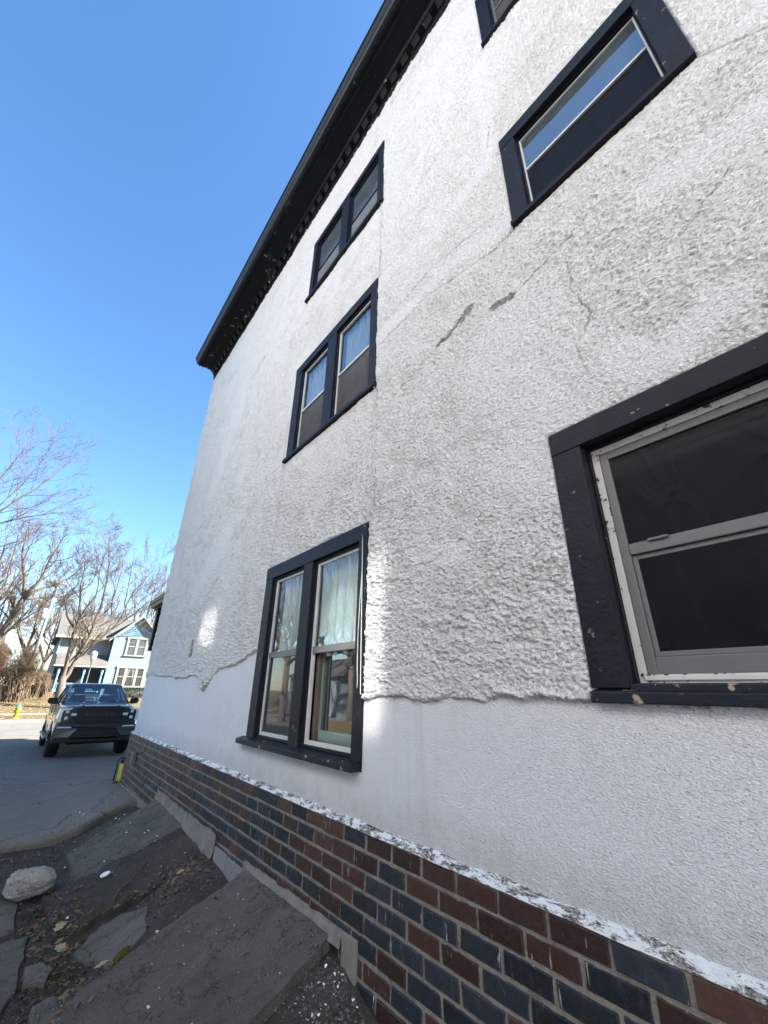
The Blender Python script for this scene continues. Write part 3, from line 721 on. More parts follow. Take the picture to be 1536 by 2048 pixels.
def window(key, label, cw, head, sill, mullion, meet, depth, kinds, sill_proud=.05, sill_ext=(.0, .0), blk='black', stop=.02, frame_mat='alu', fw=.022, curtains=(), rail=.03, sillmat=None, blind=False):
    y0, y1, z0, z1 = WIN[key]
    par = empty('window', (CX, (y0+y1)/2, z0), house); par['label'] = label
    xg = CX+depth
    board('casing', CX, CX+.05, y0, y0+cw[0], z0+sill, z1-head, M[blk], par)
    board('casing', CX+.0008, CX+.05, y1-cw[1], y1, z0+sill, z1-head, M[blk], par)
    board('casing', CX-.0022, CX+.05, y0, y1, z1-head+.0004, z1, M[blk], par)
    # sill: sloped board with a drip nose
    zb, zt = z0, z0+sill
    sy0, sy1 = y0-sill_ext[0], y1+sill_ext[1]
    b = MB(); b.prism([(CX-sill_proud, sy0, zb), (xg+.05, sy0, zb), (xg+.05, sy0, zt+.012), (xg-.01, sy0, zt+.010), (CX-sill_proud, sy0, zt-.012)], (0, sy1-sy0, 0))
    b.build('sill', sillmat or M[blk], par, bevel=.004)
    iy0, iy1 = y0+cw[0], y1-cw[1]
    recess(iy0, iy1, zt, z1-head, CX+.05, xg+.08, par, M[blk])
    bays = [(iy0, iy1)]
    if mullion:
        board('mullion', CX+.001, xg+.03, mullion[0], mullion[1], zt, z1-head, M[blk], par)
        bays = [(iy0, mullion[0]), (mullion[1], iy1)]
    for k, (a, c) in enumerate(bays):
        # inner stop, storm frame, panes
        frame4('stop', xg-.022, xg+.03, a+.001, c-.001, zt+.012, z1-head-.001, stop, M[blk], par)
        fa, fc, fz0, fz1 = a+stop+.002, c-stop-.002, zt+.012+stop*.8, z1-head-stop-.002
        frame4('storm_frame', xg-.004, xg+.022, fa, fc, fz0, fz1, fw, M[frame_mat], par, fw*1.25)
        board('meeting_rail', xg-.008, xg+.02, fa+fw, fc-fw, meet-rail/2, meet+rail/2, M[frame_mat], par, .0015)
        ku, kl = kinds[k]
        if ku: sheet('upper_pane', xg+.006, fa+fw-.002, fc-fw+.002, meet+rail/2, fz1-fw, M[ku], par)
        if kl:
            if kl.startswith('screen') and kl != 'screen_low': sagging('screen', xg+.006, fa+fw-.002, fc-fw+.002, fz0+fw, meet-rail/2, M[kl], par, .006, k)
            else: sheet('lower_pane' if not kl.startswith('screen') else 'screen', xg+.006, fa+fw-.002, fc-fw+.002, fz0+fw, meet-rail/2, M[kl], par)
        if blind: sheet('blind', xg+.014, fa+fw, fc-fw, meet, fz1-fw*.5, M['blind_in'], par)
        for (cy0, cy1, cz0, cz1, s) in curtains:
            q0, q1 = a+(c-a)*cy0, a+(c-a)*cy1
            if s % 10 == k or s >= 10: curtain(q0, q1, zt+(z1-head-zt)*cz0, zt+(z1-head-zt)*cz1, xg+.085, par, s)
    return par
# lower paired window
w = window('low', 'paired ground floor window whose right sash is open at the bottom', (.10, .15), .125, .05, (3.05, 3.205), 1.895, .050, [('glass_low', None), ('glass_low', 'screen_low')],
       .05, (-.02, .10), 'black', .018, 'alu', .024, [(.02, .98, .45, 1., 10)], .05, M['black_peel'])
y0, y1 = 2.39, 3.03     # the opening: old inner sash seen behind, standing open a little
for o in w.children:
    if o.name.startswith('storm_frame'): o.data.materials[0] = M['alu_white']
frame4('inner_sash', 1.775, 1.815, y0+.03, y1-.02, 1.26, 1.93, .055, M['sash_green'], w, .075, .004)
sheet('inner_pane', 1.79, y0+.08, y1-.07, 1.33, 1.88, M['glass_low'], w)
board('parting_strip', 1.745, 1.775, y1-.075, y1-.03, 1.245, 2.0, M['wood_dark'], w)
board('parting_strip', 1.745, 1.775, y0+.022, y0+.05, 1.245, 2.0, M['black'], w)
board('inner_sill', 1.74, 1.90, y0, y1, 1.225, 1.258, M['black_peel'], w)
# near window, cropped by the picture edge
w = window('near', 'large dark ground floor window with flaking white sash', (.13, .135), .115, .05, None, 2.14, .088, [('dark_pane', 'dark_pane')], .02, (0, 0), 'black', .006, 'flaky', .030, (), .001, M['black_peel'])
ia, ic, iz0, iz1 = -.064, .680, 1.625, 2.63
frame4('sash', 1.742, 1.775, ia+.040, ic-.040, 1.672, 2.588, .034, M['alu'], w, .058, .003)
board('sash_rail', 1.739, 1.772, ia+.075, ic-.075, 2.112, 2.158, M['alu'], w, .004)
board('sash_lift', 1.728, 1.739, .46, .53, 2.150, 2.160, M['alu'], w, .002)
frame4('lower_sash', 1.752, 1.785, ia+.075, ic-.075, 1.731, 2.111, .018, M['alu'], w, .018, .002)
board('storm_sill', 1.736, 1.765, ia+.03, ic-.028, 1.652, 1.668, M['alu_white'], w, .002)
board('sub_sill', 1.668, 1.74, ia, ic, 1.612, 1.640, M['black_peel'], w, .004)
# the upstairs windows
window('big', 'wide second floor window with a blue sky pane over a dark one', (.108, .112), .115, .045, None, 4.815, .055, [('glass', 'dark_pane')], .028, (0, 0), 'black', .007, 'alu_white', .010, (), .016, blind=True)
window('peak', 'third floor window cut off by the top of the picture', (.11, .11), .115, .045, None, 7.27, .055, [('glass', 'screen_brown')], .028, (0, 0), 'black', .012, 'alu', .017, (), .022, blind=True)
window('mid', 'paired second floor window with brown sagging screens', (.10, .16), .115, .05, (2.965, 3.14), 4.60, .045, [('glass', 'screen_brown'), ('glass', 'screen_brown')], .030, (.02, .02), 'black', .014, 'alu_white', .016,
       [(.0, 1., .4, 1., 10), (.0, 1., .4, 1., 11)], .026)
window('top', 'paired third floor window with grey screens right under the cornice', (.10, .10), .10, .06, (2.92, 3.09), 7.03, .045, [('glass', 'screen_grey'), ('glass', 'screen_grey')], .035, (.02, .02), 'black', .014, 'black', .012,
       (), .018, blind=True)
for k in ('south_low', 'south_mid', 'south_top'):
    window(k, 'window further along the stucco wall', (.11, .11), .11, .05, None, (WIN[k][2]+WIN[k][3])/2, .055, [('glass', 'dark_pane')], .03, (0, 0))

# ------------------------------------------------------------------ cornice, gutter and roof
ZS = 8.785; OX = HX-.405; YC = 8.86
cor = empty('cornice', (OX, 1, ZS), house); cor['label'] = 'black bracketed cornice with peeling paint'
def along(name, prof, mat, y0=-7.3, y1=YC, n=60, par=cor, smooth=False, jit=0.):
    ys_ = np.linspace(y0, y1, n); b = MB()
    rings = [[(x, y, z) for (x, z) in prof] for y in ys_]
    b.loft(rings); return b.build(name, mat, par, smooth)
along('frieze', [(HX-.022, 8.54), (HX+.02, 8.54), (HX+.02, 8.66), (HX-.035, 8.66), (HX-.035, 8.585), (HX-.022, 8.575)], M['cornice'])
along('bed_mould', [(HX-.03, 8.665), (HX+.02, 8.665), (HX+.02, ZS), (HX-.125, ZS), (HX-.125, 8.770), (HX-.105, 8.755), (HX-.105, 8.742), (HX-.03, 8.735)], M['cornice'])
along('soffit', [(OX+.02, ZS+.001), (HX+.02, ZS+.001), (HX+.02, ZS+.03), (OX+.02, ZS+.03)], M['cornice'])
along('crown_mould', [(OX+.09, ZS), (OX+.09, ZS-.018), (OX+.07, ZS-.018), (OX+.06, ZS-.006), (OX+.03, ZS-.006), (OX+.02, ZS-.03), (OX-.004, ZS-.03), (OX-.004, ZS+.16), (OX+.02, ZS+.16), (OX+.02, ZS)], M['cornice'])
gp = [(OX-.006, ZS-.012), (OX-.045, ZS-.012), (OX-.062, ZS+.006), (OX-.075, ZS+.045), (OX-.098, ZS+.075), (OX-.105, ZS+.11), (OX-.115, ZS+.11), (OX-.115, ZS+.122), (OX-.095, ZS+.122), (OX-.085, ZS+.085), (OX-.06, ZS+.05), (OX-.05, ZS+.015), (OX-.012, ZS), (OX-.006, ZS)]
along('gutter', gp, M['gutter'], -7.35, YC-.02, 2)
y = -6.9; db = None
while y < YC-.1:
    if db is None:
        b = MB(); b.prism([(HX-.105, y, 8.740), (HX-.028, y, 8.740), (HX-.028, y, 8.630), (HX-.055, y, 8.630), (HX-.095, y, 8.69)], (0, .11, 0))
        db = b.build('dentil', M['cornice'], cor); first = y
    else:
        o = db.copy(); COL.objects.link(o); o.parent = cor; o.location = (0, y-first, 0)
    y += .2
b = MB()
ez_ = ZS+.125; rx0, rx1, ry0, ry1 = OX-.05, XE+.45, YN-.4, YC
zr = ez_+2.35; mx_ = (rx0+rx1)/2; a_ = 4.2
A, B, C_, D_ = (rx0, ry0, ez_), (rx1, ry0, ez_), (rx1, ry1, ez_), (rx0, ry1, ez_)
E_, F_ = (mx_, ry0+a_, zr), (mx_, ry1-a_, zr)
b.poly([A, B, E_]); b.poly([B, C_, F_, E_]); b.poly([C_, D_, F_]); b.poly([D_, A, E_, F_]); b.poly([A, D_, C_, B])
M['shingle'] = simple('dark_shingle', (.05, .048, .046), .95, .3, 12)
b.build('roof', M['shingle'], house)

# front porch: its eave corner shows past the far edge of the wall
b = MB()
pr = [(1.36, 8.86, 3.02), (1.36, 11.6, 3.02)]
b.prism([(1.78, 8.84, 3.14), (1.78, 8.84, 3.30), (2.8, 8.84, 3.9), (9.5, 8.84, 3.9), (9.5, 8.84, 3.14)], (0, 1.32, 0))
porch = b.build('porch_roof', M['cornice'], house)
porch['label'] = 'dark eave of the front porch beyond the far wall edge'
b = MB(); b.loft([[(x+1.78-OX, yy_, z-ZS+3.19) for (x, z) in gp] for yy_ in (8.88, 10.22)])
b.build('porch_gutter', M['gutter'], porch)
b = MB(); b.box(1.80, 1.92, 9.85, 10.0, 2.3, 3.138)
b.build('bracket', M['cornice'], porch, bevel=.01)
b = MB(); b.box(2.3, 9.0, 8.93, 11.4, -.4, .45); b.build('porch_floor', M['mortar'], house)

# thin wires stapled beside the windows
def cable(pts, label, r=.0028):
    b = MB(); b.tube(pts, r, 6); o = b.build('cable', M['wire'], None, True); tag(o, label, 'cable', 'cables on the stucco wall'); return o
def wig(y, z0, z1, x, amp, seed, n=26):
    rr = random.Random(seed); ph = rr.uniform(0, 6)
    return [(x+.004*math.sin(7*k/n+ph), y+amp*math.sin(2.2*math.pi*k/n+ph)+rr.uniform(-.002, .002), z0+(z1-z0)*k/n) for k in range(n+1)]
cable(wig(2.315, 1.62, 2.66, 1.651, .014, 2)+[(1.648, 2.27, 1.59), (1.645, 2.20, 1.565)], 'loose pale cable running down the right casing of the lower paired window', .0032)
cable(wig(2.225, 2.78, 3.97, 1.648, .006, 5), 'thin cable hanging between the lower and middle paired windows', .002)
cable(wig(2.20, 5.36, 6.49, 1.646, .006, 8), 'thin cable hanging between the middle and top paired windows', .002)
cable(wig(3.93, 2.76, 4.6, 1.648, .02, 9), 'thin cable left of the middle paired window', .002)

# small grey junction box on the brick
y, z = 8.10, .615
jb = thing('junction_box', (BX-.02, y, z), 'small grey electrical box fixed to the dark brick near the far corner', 'electrical box')
b = MB(); b.box(BX-.05, BX-.004, y-.05, y+.05, z-.075, z+.075); b.build('body', M['alu'], jb, bevel=.006)
b = MB(); b.box(BX-.060, BX-.051, y-.054, y+.054, z-.08, z+.08); b.build('lid', M['alu'], jb, bevel=.004)
# =================================================================== SLABS, STONES, LITTER
def slab(name, c, th, mat, label, group, seed, sub=(34, 26), rough=.006, edge=.012):
    """c: corners wall-near, wall-far, out-far, out-near (x, y, z) of the top face"""
    A, B, C_, D_ = [np.array(p) for p in c]
    n, m = sub
    s = np.linspace(0, 1, n)[:, None, None]; t = np.linspace(0, 1, m)[None, :, None]
    P = (A*(1-s)+B*s)*(1-t)+(D_*(1-s)+C_*s)*t           # s along the wall, t outwards
    k = np.minimum(np.minimum(s, 1-s), np.minimum(t*9, 1-t))[:, :, 0]
    nx = fbm(P[:, :, 0]*5+seed, P[:, :, 1]*5, 130+seed, 4)
    fine = fbm(P[:, :, 0]*24, P[:, :, 1]*24+seed, 131+seed, 3)
    P = P.copy()
    P[:, :, 2] += rough*nx + rough*.35*fine
    e0 = (1-sstep(0, .05, k))
    P[:, :, 2] -= e0*(.010+.010*np.maximum(0, fine))
    P[:, :, 1] += edge*e0*fbm(P[:, :, 0]*7, P[:, :, 1]*0+seed, 132+seed, 4)*1.2
    P[:, :, 0] += edge*e0*fbm(P[:, :, 1]*7, P[:, :, 0]*0+seed, 133+seed, 4)*(t[:, :, 0] > .5)
    V = [tuple(p) for p in P.reshape(-1, 3)]
    F = []
    idx = lambda i, j: i*m+j
    for i in range(n-1):
        for j in range(m-1): F.append((idx(i, j), idx(i, j+1), idx(i+1, j+1), idx(i+1, j)))
    per = [(i, 0) for i in range(n)] + [(n-1, j) for j in range(1, m)] + [(i, m-1) for i in range(n-2, -1, -1)] + [(0, j) for j in range(m-2, 0, -1)]
    k0 = len(V); rr = random.Random(seed)
    for q, (i, j) in enumerate(per):
        p = P[i, j]; V.append((p[0]+rr.uniform(-.004, .004), p[1]+rr.uniform(-.004, .004), p[2]-th*.5))
    k1 = len(V)
    for q, (i, j) in enumerate(per):
        p = P[i, j]; V.append((p[0], p[1], p[2]-th))
    L = len(per)
    for q in range(L):
        a, b_ = idx(*per[q]), idx(*per[(q+1) % L])
        F.append((a, b_, k0+(q+1) % L, k0+q)); F.append((k0+q, k0+(q+1) % L, k1+(q+1) % L, k1+q))
    b = MB(); b.add(V, F); o = b.build(name, mat, None, True)
    bm = bmesh.new(); bm.from_mesh(o.data); bmesh.ops.recalc_face_normals(bm, faces=bm.faces); bm.to_mesh(o.data); bm.free()
    try:
        o.data.set_sharp_from_angle(angle=R(42))
    except Exception: pass
    return tag(o, label, 'slab', group)
G = 'concrete slabs sloping away from the wall'
slab('concrete_slab', [(1.635, 2.44, .415), (1.635, 3.62, .395), (.50, 3.56, -.035), (.42, 2.36, -.08)], .065, M['slab'], 'largest sloping concrete slab, nearest the camera under the brick wall', G, 1, (70, 80), .007)
slab('concrete_slab', [(1.635, 5.20, .345), (1.635, 6.42, .372), (.84, 6.34, -.005), (.80, 5.20, .055)], .06, M['slab'], 'sloping concrete slab with a straight lower edge beside the driveway', G, 2, (60, 50), .008)
slab('concrete_slab', [(1.635, 4.36, .285), (1.635, 5.26, .318), (.60, 5.24, -.005), (.64, 4.50, -.035)], .07, M['dirt'], 'mossy dirt covered slab between the other two sloping slabs', G, 3, (60, 60), .013, .035)
def flag(pts, z, th, label, seed):
    bm = bmesh.new(); rr = random.Random(seed)
    pp = []
    n = len(pts)
    for i in range(n):
        a, c = Vector(pts[i]), Vector(pts[(i+1) % n])
        for k in range(5):
            q = a.lerp(c, k/5); pp.append((q.x+rr.uniform(-.008, .008), q.y+rr.uniform(-.012, .012)))
    cx = sum(p[0] for p in pp)/len(pp); cy = sum(p[1] for p in pp)/len(pp)
    b = MB(); rings = []
    for (s, dz) in ((1.02, -th), (1.0, -.010), (.975, 0), (.8, .003), (.55, .005), (.3, .003), (.05, .004)):
        rings.append([(cx+(x-cx)*s, cy+(y-cy)*s, z(cx+(x-cx)*s, cy+(y-cy)*s)+dz+.006*float(fbm(np.array(x*s*9.), np.array(y*s*9.), seed, 3))*(dz >= 0)) for (x, y) in pp])
    b.loft(rings); o = b.build('flagstone', M['flag'], None, True)
    try: o.data.set_sharp_from_angle(angle=R(50))
    except Exception: pass
    return tag(o, label, 'flagstone', 'flat stones set in the dirt')
zf = lambda x, y: float(zdirt(np.array(x), np.array(y)))*.4 + (-.03+.28*float(sstep(.75, 1.65, x)))*.6 + .012
flag([(.10, 3.55), (.34, 3.62), (.43, 3.92), (.47, 4.30), (.50, 4.62), (.36, 4.60), (.10, 4.5)], zf, .05, 'big flat stone at the left picture edge below the boulder', 5)
flag([(.73, 4.16), (.80, 4.02), (.92, 3.80), (1.10, 3.92), (1.16, 4.22), (1.02, 4.38), (.90, 4.40)], zf, .05, 'brown stained flat stone beside the big slab', 6)
flag([(.47, 3.98), (.58, 3.92), (.615, 4.05), (.55, 4.17), (.48, 4.17)], zf, .04, 'small flat stone between the two larger flat stones', 7)
flag([(.10, 4.78), (.42, 4.76), (.44, 5.25), (.30, 5.45), (.10, 5.5)], zf, .04, 'grey flat stone under the pale boulder', 8)
flag([(.50, 3.38), (.66, 3.46), (.60, 3.74), (.50, 3.70)], zf, .04, 'low flat stone at the foot of the big slab', 10)

# the pale boulder
bm = bmesh.new(); bmesh.ops.create_icosphere(bm, subdivisions=5, radius=1)
rr = random.Random(4)
planes = [Vector((rr.gauss(0, 1), rr.gauss(0, 1), rr.gauss(0, 1))).normalized() for _ in range(16)]
cut = [rr.uniform(.58, .86) for _ in planes]
for v in bm.verts:
    d = v.co.normalized(); r_ = 1.0
    for pl, c in zip(planes, cut):
        q = d.dot(pl)
        if q > .05: r_ = min(r_, c/q)
    x, y, z = d
    f = float(fbm(np.array(x*3+y), np.array(z*3-y), 140, 4))
    f2 = float(fbm(np.array(x*11+y*3), np.array(z*11-y*5), 141, 3))
    v.co = d*(r_*(1+.07*f+.045*f2))
me = bpy.data.meshes.new('boulder')
mt = Matrix.Translation((.52, 5.34, .075)) @ Matrix.Rotation(R(38), 4, 'Z') @ Matrix.Rotation(R(8), 4, 'Y') @ Matrix.Diagonal((.225, .165, .125, 1))
bm.transform(mt); bm.to_mesh(me); bm.free(); me.materials.append(M['stone']); me.polygons.foreach_set('use_smooth', [True]*len(me.polygons))
o = bpy.data.objects.new('boulder', me); COL.objects.link(o)
tag(o, 'pale grey boulder lying on the dirt near the driveway edge', 'rock')

def surf(x, y):
    """height of whatever lies on top at x, y (slabs, dirt)"""
    z = float(zdirt(np.array(x), np.array(y)))
    def plane(c):
        (ax, ay, az), (bx, by, bz), (cx, cy, cz), (dx_, dy_, dz_) = c
        s = (y-ay)/(by-ay); xo = dx_+(cx-dx_)*s; t = (x-ax)/(xo-ax)
        if 0 <= s <= 1 and 0 <= t <= 1: return (az*(1-s)+bz*s)*(1-t)+(dz_*(1-s)+cz*s)*t
        return -9
    for c in ([(1.635, 2.44, .415), (1.635, 3.62, .395), (.50, 3.56, -.035), (.42, 2.36, -.08)], [(1.635, 5.20, .345), (1.635, 6.42, .372), (.84, 6.34, -.005), (.80, 5.20, .055)],
              [(1.635, 4.36, .285), (1.635, 5.26, .318), (.60, 5.24, -.005), (.64, 4.50, -.035)]): z = max(z, plane(c)+.003)
    if y > 6.95: z = max(z, float(zdrive(x, y)))
    return z
# white jar lid
b = MB(); x, y = .985, 5.02; z = surf(x, y)+.006
prof = [(.001, .010), (.020, .010), (.022, .012), (.030, .012), (.036, .010), (.038, .004), (.038, 0), (.001, 0)]
b.lathe((0, 0, 0), prof, 24)
q = Matrix.Translation((x, y, z)) @ Matrix.Rotation(R(-16), 4, 'Y')
b.v = [tuple(q @ Vector(p)) for p in b.v]
M['lid'] = simple('white_plastic', (.78, .80, .84), .4, .05, 20)
tag(b.build('jar_lid', M['lid'], None, False), 'round white plastic lid lying on the mossy slab', 'lid')
# twigs
def twig(pts, r, label):
    b = MB(); b.tube([(x, y, surf(x, y)+.012+dz) for (x, y, dz) in pts], [r*(1-.5*i/len(pts)) for i in range(len(pts))], 5)
    return tag(b.build('stick', M['twig'], None, True), label, 'stick', 'dead sticks on the dirt')
twig([(1.24, 4.78, .02), (1.12, 4.66, .01), (1.02, 4.56, .02), (.95, 4.45, .01), (.90, 4.38, .0)], .006, 'long bent stick along the lower edge of the mossy slab')
twig([(1.10, 4.70, .0), (1.0, 4.52, .015), (.93, 4.36, .01)], .004, 'thin stick lying under the long bent stick')
twig([(.90, 4.50, .01), (.80, 4.47, .012), (.70, 4.44, .004)], .004, 'short stick by the brown stained flat stone')
twig([(.66, 3.3, .0), (.64, 3.42, .01), (.60, 3.5, .0)], .004, 'pale stick at the foot of the big slab')
# large oak leaves
def oak_leaf(x, y, size, rot, label, seed):
    rr = random.Random(seed); out = []
    for k in range(11):
        t = k/10; wv = .34*math.sin(math.pi*min(1, t*1.02))**.7*(.55+.45*math.cos(2*math.pi*t*3.2)**2); out.append((t-.5, wv))
    ring = [(a, w_) for a, w_ in out] + [(a, -w_*rr.uniform(.8, 1.1)) for a, w_ in reversed(out)]
    b = MB(); mid = [((o[0]), 0) for o in out]
    n = len(out); vs = []
    for (a, w_) in ring: vs.append((a, w_, .10*abs(w_)*2+.06*math.sin(a*5)))
    for (a, _) in mid: vs.append((a, 0, .06*math.sin(a*5)))
    fs = []
    for k in range(n-1):
        fs.append((k, 2*n+k, 2*n+k+1, k+1)); fs.append((2*n+k, 2*n-1-k, 2*n-2-k, 2*n+k+1))
    z = surf(x, y)+.010
    q = Matrix.Translation((x, y, z)) @ Matrix.Rotation(rot, 4, 'Z') @ Matrix.Rotation(rr.uniform(-.3, .3), 4, 'X') @ Matrix.Diagonal((size, size, size, 1))
    b.add([tuple(q @ Vector(p)) for p in vs], fs)
    o = b.build('oak_leaf', M['leaf_pale'], None, True); return tag(o, label, 'leaf', 'large oak leaves on the dirt')
M['leaf_pale'] = simple('pale_oak_leaf', (.33, .26, .165), .8, .25, 30, 0, 10, .3)
oak_leaf(.675, 4.55, .125, 1.0, 'pale lobed oak leaf in the middle of the dirt', 1)
oak_leaf(.675, 4.33, .11, 1.9, 'tan oak leaf below the pale one, by the brown stained stone', 2)
oak_leaf(1.40, 4.33, .085, .4, 'curled oak leaf near the grey wall blocks', 3)
oak_leaf(.80, 3.62, .09, .2, 'small oak leaf beside the big slab foot', 4)
# moss cushion
def moss(x, y, rx, ry, label, seed):
    n = 20; gx_ = np.linspace(-1, 1, n); A, B = np.meshgrid(gx_, gx_, indexing='ij'); rad = np.hypot(A, B) + .18*fbm(A*2+seed, B*2, 150+seed, 3)
    H = .016*np.sqrt(np.maximum(0, 1-rad**2)) - .02*(rad > 1) + .004*fbm(A*9, B*9, 152, 2)
    base = np.array([[surf(x+rx*a, y+ry*c) for c in gx_] for a in gx_])
    o = grid_mesh('moss', np.stack([x+rx*A, y+ry*B, base+H], -1), M['moss']); tag(o, label, 'moss', 'moss cushions', 'thing'); return o
moss(1.13, 3.72, .05, .035, 'bright green moss cushion at the far edge of the big slab', 1)
moss(.90, 3.62, .04, .028, 'darker moss tuft at the lower end of the big slab', 2)
# loose litter: leaves, gravel and paint flakes too many to count
rl = random.Random(11)
def litter(name, n, area, size, mat, kind_fn, lift=.004):
    b = MB()
    for _ in range(n):
        for _t in range(20):
            x, y = area()
            if x < 1.62 and -1 < y < 16: break
        z = surf(x, y)+lift; s = size()
        q = Matrix.Translation((x, y, z)) @ Matrix.Rotation(rl.uniform(0, 6.28), 4, 'Z') @ Matrix.Rotation(rl.gauss(0, .45), 4, 'X') @ Matrix.Rotation(rl.gauss(0, .3), 4, 'Y') @ Matrix.Scale(s, 4)
        vs, fs = kind_fn(); b.add([tuple(q @ Vector(p)) for p in vs], fs)
    o = b.build(name, mat, None, name != 'gravel'); o['kind'] = 'stuff'; return o
def leaf_shape():
    c = rl.uniform(.1, .5)
    return [(-.5, 0, 0), (-.1, .24, c*.3), (.3, .17, c*.25), (.55, 0, c*.4), (.3, -.17, c*.3), (-.1, -.24, c*.25), (.1, 0, -.02)], [(0, 6, 1), (1, 6, 2), (2, 6, 3), (3, 6, 4), (4, 6, 5), (5, 6, 0)]
def pebble_shape():
    vs = [(rl.uniform(.7, 1)*x, rl.uniform(.7, 1)*y, rl.uniform(.45, .75)*z) for (x, y, z) in ((.5, 0, 0), (0, .5, 0), (-.5, 0, 0), (0, -.5, 0), (.1, .05, .5), (-.05, 0, -.4))]
    return vs, [(0, 1, 4), (1, 2, 4), (2, 3, 4), (3, 0, 4), (1, 0, 5), (2, 1, 5), (3, 2, 5), (0, 3, 5)]
def chip_shape():
    return [(rl.uniform(.2, .5)*math.cos(a), rl.uniform(.2, .5)*math.sin(a), rl.uniform(0, .12)) for a in (0, 1.1, 2.3, 3.4, 4.8)], [(0, 1, 2, 3, 4)]
def spot(cx, cy, sx, sy): return lambda: (rl.gauss(cx, sx), rl.gauss(cy, sy))
def mixa(*fs): return lambda: fs[rl.randrange(len(fs))]()
lf = mixa(spot(1.42, 4.30, .13, .14), spot(.62, 4.62, .12, .22), spot(.62, 4.30, .12, .25), spot(.30, 6.55, .25, .10), spot(1.1, 4.4, .25, .12), spot(.55, 5.05, .15, .15), spot(.6, 3.75, .12, .25), spot(1.2, 4.0, .2, .2), spot(1.45, 4.25, .1, .1))
o = litter('leaf_litter', 520, lf, lambda: rl.uniform(.016, .055), M['leaf'], leaf_shape, .006); o['label'] = 'brown dead leaves scattered between the slabs'
gv = mixa(spot(1.25, 4.15, .22, .20), spot(.55, 4.2, .2, .5), spot(1.1, 6.75, .3, .22), spot(.55, 6.2, .25, .3), spot(1.5, 2.2, .1, .3), spot(.6, 3.6, .15, .4), lambda: (rl.uniform(0, 1.6), rl.uniform(3.3, 6.9)), lambda: (rl.uniform(.9, 1.62), rl.uniform(1.6, 2.42)))
o = litter('gravel', 6000, gv, lambda: rl.choice((.006, .008, .011, .015, .024))*rl.uniform(.7, 1.3), M['gravel'], pebble_shape, .001); o['label'] = 'grey gravel and broken mortar over the dirt'
pc = mixa(spot(1.5, 2.2, .1, .15), spot(1.5, 4.35, .1, .35), spot(1.45, 5.1, .15, .3), spot(1.2, 3.1, .25, .35), spot(1.1, 6.7, .25, .2), spot(.9, 5.6, .5, .9), spot(1.5, 2.25, .1, .1), spot(1.3, 7.3, .3, .5), lambda: (rl.uniform(.4, 1.6), rl.uniform(2, 6.5)))
o = litter('paint_flakes', 330, pc, lambda: rl.choice((.006, .008, .01, .014, .024))*rl.uniform(.7, 1.3), M['paint_chip'], chip_shape, .005); o['label'] = 'white paint flakes fallen from the stucco wall'
# grass tufts between the stones
b = MB()
for _ in range(2600):
    x, y = mixa(spot(.60, 4.12, .07, .16), spot(.55, 3.75, .06, .12), spot(.66, 3.95, .06, .12), spot(.75, 4.62, .1, .1))()
    z = surf(x, y); a = rl.uniform(0, 6.28); l = rl.uniform(.012, .035); w_ = rl.uniform(.001, .0022); tx, ty = rl.gauss(0, .6)*l, rl.gauss(0, .6)*l
    b.add([(x-w_*math.cos(a), y-w_*math.sin(a), z), (x+w_*math.cos(a), y+w_*math.sin(a), z), (x+tx, y+ty, z+l*.7)], [(0, 1, 2)])
M['grass'] = simple('short_grass', (.045, .062, .024), .9, .5, 30)
o = b.build('grass', M['grass']); o['kind'] = 'stuff'; o['label'] = 'short green grass between the flat stones'
# yellow and black thing standing behind the far brick corner
y_ = 9.02; x_ = 1.675; z_ = float(zdrive(x_, y_))
M['yellow'] = simple('yellow_plastic', (.50, .47, .04), .55, .25, 14)
M['blackp'] = simple('black_plastic', (.012, .012, .013), .5, .2, 10)
ys_ = thing('yard_sprayer', (x_, y_, z_), 'yellow and black plastic jug with a hose by the far brick corner', 'sprayer')
b = MB(); b.lathe((x_, y_, z_+.015), [(.001, 0), (.055, 0), (.062, .012), (.062, .10), (.058, .107), (.062, .114), (.062, .22), (.050, .25), (.001, .25)], 16); b.build('tank', M['yellow'], ys_, True)
b = MB(); b.lathe((x_, y_, z_+.265), [(.001, 0), (.052, 0), (.058, .02), (.058, .06), (.030, .10), (.001, .10)], 14); b.build('cap', M['blackp'], ys_, True)
b = MB(); b.tube([(x_-.02, y_, z_+.34), (x_-.075, y_-.005, z_+.35), (x_-.10, y_-.01, z_+.30), (x_-.10, y_-.01, z_+.12), (x_-.105, y_-.01, z_+.02)], .012, 8); b.build('hose', M['blackp'], ys_, True)
b = MB(); b.box(x_-.115, x_+.02, y_-.09, y_-.03, z_+.001, z_+.014); b.build('foot_plate', M['blackp'], ys_, bevel=.004)
# =================================================================== THE PICKUP TRUCK
TX, TY, TZ = 1.94, 15.25, 0.0
def tz(y): return float(zdrive(TX, y))
TZ = tz(17.5)
m, nt, p, out = newmat('dark_grey_car_paint')
p.inputs['Base Color'].default_value = (.042, .048, .058, 1); p.inputs['Roughness'].default_value = .28; p.inputs['Metallic'].default_value = .5
p.inputs['Coat Weight'].default_value = .8; p.inputs['Coat Roughness'].default_value = .04; p.inputs['Specular IOR Level'].default_value = .5
M['car'] = m
M['car_black'] = simple('black_car_plastic', (.010, .010, .011), .45, .2, 20, 0, 10, .45)
M['tyre'] = simple('tyre_rubber', (.016, .016, .016), .85, .2, 20, .002, 60, .3)
M['chrome'] = simple('dark_wheel_metal', (.06, .06, .065), .3, .1, 10, 0, 10, .5, .8)
M['lamp_glass'] = simple('headlamp_glass', (.70, .73, .78), .12, .1, 10, 0, 10, .6)
M['lamp_dark'] = simple('headlamp_housing', (.015, .015, .017), .2, .1, 10, 0, 10, .6)
